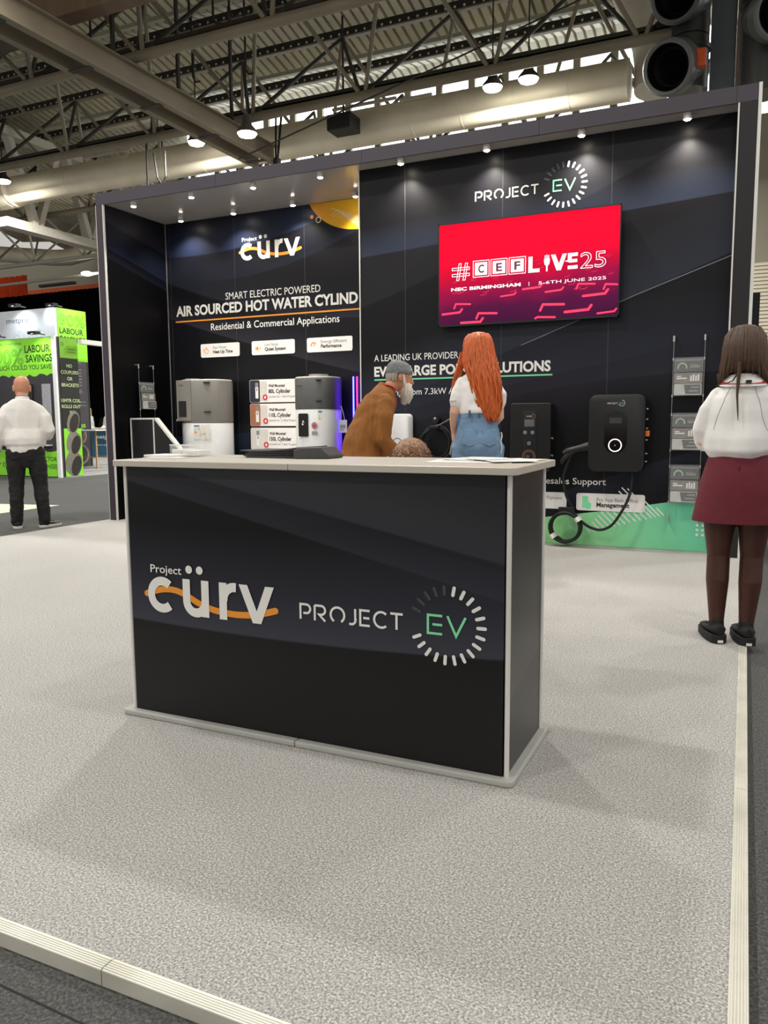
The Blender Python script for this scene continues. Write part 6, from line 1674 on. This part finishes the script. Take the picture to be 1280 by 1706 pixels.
for i in range(30):
    a = PI * 1.12 + PI * .76 * (i + rng.random()) / 30
    mb.tube([L(.080 * math.cos(a), -.004 + .100 * math.sin(a), .03), L(.082 * math.cos(a), -.004 + .100 * math.sin(a), -.01), L(.074 * math.cos(a), -.004 + .092 * math.sin(a), -.045)], [.007, .008, .004], n=6)
part('hair', mb, HAIRM('grey hair', (168, 162, 152), .2), R_, smooth=True)
JKT = mat('tan brown corduroy', (136, 84, 30), .85, var=.16, scale=5, bump=.25, bscale=40, stretch=(6, 6, 1))
mb = MB()
jsp = [(0, -.05, .72, .205, .185), (0, -.055, .85, .205, .180), (0, -.045, .97, .196, .168), (0, -.005, 1.10, .190, .155), (0, .04, 1.22, .192, .142), (0, .09, 1.325, .172, .115), (0, .125, 1.38, .125, .09), (0, .14, 1.41, .085, .075)]
mb.tube([V(*q[:3]) for q in jsp], [(q[3], q[4]) for q in jsp], n=32, hint=FRONT)
for a in (armL, armR): limb(mb, [V(*q[:3]) for q in a[:-1]] + [V(*a[-2][:3]).lerp(V(*a[-1][:3]), .8)], [.066, .070, .066, .060, .052])
wear('jacket', mb, JKT, R_, .009, 3, [(.018, (5, 5, 5), 31), (.009, (12, 12, 16), 6)])
part('jacket_collar', MB().tube([V(0, .125, 1.38), V(0, .148, 1.42), V(0, .158, 1.44)], [(.108, .092), (.086, .078), (.080, .072)], n=28, hint=FRONT), JKT, R_, smooth=True)
mb = MB()
mb.tube([V(0, -.03, .71), V(0, -.035, .77), V(0, -.04, .82), V(0, -.05, .92), V(0, -.04, 1.0)], [(.06, .09), (.13, .125), (.165, .138), (.178, .14), (.17, .135)], n=28, hint=FRONT)
for l in (legL, legR): limb(mb, [V(*q[:3]) for q in l[:-1]] + [V(l[-1][0], l[-1][1], .075)], [.105, .095, .076, .072, .066], 18)
wear('trousers', mb, mat('dark grey trousers', (46, 46, 50), .8, var=.1), R_, .010, 2, [(.006, (9, 9, 12), 3)])
LANR = mat('red lanyard', (200, 44, 56), .6, var=.1)
for sx in (-1, 1):
    _jk = [c for c in R_.children if c.name.split('.')[0] in ('jacket', 'jacket_collar')][-2:]
    q_ = laid_on(_jk, bez([(sx * .085, .10, 1.46), (sx * .095, .19, 1.42), (sx * .085, .24, 1.33), (sx * .06, .24, 1.2), (sx * .02, .20, 1.06)], 5), .004)
    part('lanyard', MB().tube(q_, [(.008, .003)] * len(q_), n=8, hint=(sx * .6, .8, .2)), LANR, R_, smooth=True)
part('badge', MB().box(-.04, .05, .160, .165, .90, 1.04), mat('white badge card', (222, 214, 216), .4, var=.08), R_)
part('badge_stripe', MB().box(-.04, .05, .1655, .1665, .93, .965), mat('magenta badge print', (176, 40, 110), .5, var=.05), R_)
shoe(R_, (-.11, -.03, .085), (-.1, 1, 0), VB, VS, .28, .028); shoe(R_, (.11, -.03, .085), (.2, 1, 0), VB, VS, .28, .028)
place(R_, -2.705, 5.60, PLAT, -46, 1.0)

# ---------------------------------------------------------------- person crouching behind the counter, only the hair shows
R_ = thing('person', 'person with short curly greying hair crouched low behind the counter', 'person')
spine = [(0, -.12, .24, .155, .125), (0, -.13, .33, .17, .13), (0, -.11, .45, .16, .125), (0, -.06, .57, .17, .12), (0, .0, .69, .185, .115), (0, .045, .77, .17, .095), (0, .065, .815, .11, .07), (0, .075, .84, .07, .06)]
neck = [(0, .06, .80, .06), (0, .09, .86, .055), (0, .115, .91, .055)]
rot = Matrix.Rotation(math.radians(-20), 3, 'X')
armL = [(-.18, .03, .75, .058), (-.22, .08, .64, .05), (-.22, .15, .52, .043), (-.18, .27, .50, .037), (-.12, .37, .53, .027)]
armR = [(.18, .03, .75, .058), (.22, .08, .64, .05), (.22, .15, .52, .043), (.18, .27, .50, .037), (.12, .37, .53, .027)]
legL = [(-.09, -.10, .27, .10), (-.13, .10, .40, .09), (-.15, .28, .47, .066), (-.14, .14, .26, .06), (-.13, .0, .085, .04, (-.2, 1, 0))]
legR = [(.09, -.10, .27, .10), (.13, .10, .40, .09), (.15, .28, .47, .066), (.14, .14, .26, .06), (.13, .0, .085, .04, (.2, 1, 0))]
hc = (0, .14, .955)
body(R_, spine, neck, hc, rot, [armL, armR], [legL, legR], SK1, 1.0, .007, [(armL[-1][:3], (.4, .8, .1), (.3, 0, -1), -1, .5), (armR[-1][:3], (-.4, .8, .1), (-.3, 0, -1), 1, .5)], feet=False)
mb = MB(); mb.tube([V(*q[:3]) for q in spine], [(q[3] + .02, q[4] + .022) for q in spine], n=28, hint=FRONT)
for a in (armL, armR): limb(mb, [V(*q[:3]) for q in a[:-1]], [.072, .068, .060, .054])
wear('jumper', mb, mat('navy jumper wool', (38, 44, 60), .9, var=.12), R_, .010, 3, [(.010, (7, 7, 9), 3)])
mb = MB(); mb.tube([V(0, -.12, .19), V(0, -.125, .28), V(0, -.13, .36)], [(.16, .13), (.182, .145), (.178, .14)], n=28, hint=FRONT)
for l in (legL, legR): limb(mb, [V(*q[:3]) for q in l[:-1]] + [V(l[-1][0], l[-1][1], .075)], [.108, .10, .08, .072, .066], 18)
wear('trousers', mb, MATS['dark grey trousers'], R_, .010, 2, [(.006, (9, 9, 9), 3)])
H = V(*hc); mb = MB(); rng = random.Random(9)
rs = []
for z, rx, ry, yo in ((-.035, .084, .094, -.020), (-.01, .090, .104, -.012), (.03, .093, .112, -.006), (.065, .088, .107, -.008), (.092, .068, .085, -.010), (.112, .046, .058, -.010), (.122, .018, .022, -.010)):
    rs.append([H + rot @ V(rx * math.cos(2 * PI * j / 40), (yo if math.sin(2 * PI * j / 40) < 0 else yo - .02) + ry * math.sin(2 * PI * j / 40), z) for j in range(40)])
mb.rings(rs)
for i in range(620):                        # short curls all over the scalp
    u_ = rng.random(); a = rng.uniform(0, 2 * PI); el = math.asin(rng.uniform(-.15, 1))
    if math.sin(a) > .45 and el < .75: continue
    q = V(.094 * math.cos(el) * math.cos(a), -.010 + .107 * math.cos(el) * math.sin(a), .015 + .105 * math.sin(el))
    nrm = V(q.x, q.y, q.z + .02).normalized(); tg = nrm.cross(V(rng.uniform(-1, 1), rng.uniform(-1, 1), rng.uniform(-1, 1))).normalized()
    r_ = rng.uniform(.005, .009)
    pts = [H + rot @ (q + nrm * (r_ * .6 * math.sin(w)) + tg * (r_ * math.cos(w))) for w in (0, .8, 1.6, 2.4, 3.2)]
    mb.tube(pts, .0022, n=5)
part('hair', mb, mat('greying auburn curls', (146, 110, 84), .6, var=.6, scale=60), R_, smooth=True)
shoe(R_, (-.13, .0, .085), (-.2, 1, 0), SH, SOLE, .27, .028); shoe(R_, (.13, .0, .085), (.2, 1, 0), SH, SOLE, .27, .028)
place(R_, -1.455, 3.40, PLAT, 10, 1.0)

# ---------------------------------------------------------------- two small figures behind the green booth
def small_person(label, hairc, topc, x, y, rz, lean, s, long_hair):
    R_ = thing('person', label, 'person')
    sp_ = [(0, 0, .84, .15, .12), (0, 0, .92, .165, .125), (0, lean * .2, 1.03, .135, .105), (0, lean * .5, 1.2, .155, .11), (0, lean * .8, 1.33, .16, .09), (0, lean, 1.40, .07, .06)]
    nk = [(0, lean * .9, 1.38, .052), (0, lean * 1.1, 1.5, .048)]
    hc = (0, lean * 1.25 + .02, 1.585)
    aL = [(-.17, lean * .8, 1.345, .05), (-.21, lean * .8 + .02, 1.1, .042), (-.15, lean + .22, 1.07, .027)]
    aR = [(.17, lean * .8, 1.345, .05), (.21, lean * .8 + .02, 1.1, .042), (.15, lean + .22, 1.07, .027)]
    lL = [(-.09, 0, .86, .10), (-.09, .01, .47, .06), (-.09, -.02, .09, .04, (0, 1, 0))]; lR = [(.09, 0, .86, .10), (.09, .01, .47, .06), (.09, -.02, .09, .04, (0, 1, 0))]
    rt_ = Matrix.Rotation(0, 3, 'Z')
    body(R_, sp_, nk, hc, rt_, [aL, aR], [lL, lR], SK2, 1.0, .009, [(aL[-1][:3], (.4, 1, 0), (0, 0, -1), -1, .3), (aR[-1][:3], (-.4, 1, 0), (0, 0, -1), 1, .3)])
    mb = MB(); mb.tube([V(*q[:3]) for q in sp_], [(q[3] + .02, q[4] + .02) for q in sp_], n=24, hint=FRONT)
    for a in (aL, aR): limb(mb, [V(*q[:3]) for q in a[:2]] + [V(*a[1][:3]).lerp(V(*a[2][:3]), .75)], [.066, .058, .046])
    wear('shirt', mb, mat('white shirt far', topc, .8, var=.04), R_, .012, 3, [(.012, (8, 8, 8), 2)])
    mb = MB(); mb.tube([V(0, 0, .80), V(0, 0, .96)], [(.16, .13), (.18, .14)], n=24, hint=FRONT)
    for l in (lL, lR): limb(mb, [V(*q[:3]) for q in l], [.105, .076, .064])
    wear('trousers', mb, BJ, R_, .012, 2)
    H = V(*hc)
    rg = [(H.x, H.y - .01, H.z + .122, .012, .012, 0), (H.x, H.y - .012, H.z + .11, .05, .055, 0), (H.x, H.y - .018, H.z + .07, .084, .098, 0), (H.x, H.y - .03, H.z + .01, .09, .095, 0)]
    rg += [(H.x, H.y - .05, H.z - .07, .095, .075, 0), (H.x, H.y - .06, H.z - .16, .10, .065, 0), (H.x, H.y - .06, H.z - .26, .085, .05, 0)] if long_hair else [(H.x, H.y - .04, H.z - .04, .075, .07, 0)]
    part('hair', hair_sheet(rg, .05, 2.0), HAIRM('hair %d' % hairc[0], hairc), R_, smooth=True)
    R_.location = (x, y, .012); R_.rotation_euler = (0, 0, math.radians(rz)); R_.scale = (s, s, s)
small_person('person with long blonde hair in white behind the far teal counter', (206, 176, 128), (232, 230, 228), -22.15, 22.0, 110, .05, 1.04, True)
small_person('person in white shirt leaning on the high bar table', (60, 44, 34), (226, 222, 214), -16.25, 17.0, 190, .14, .98, False)
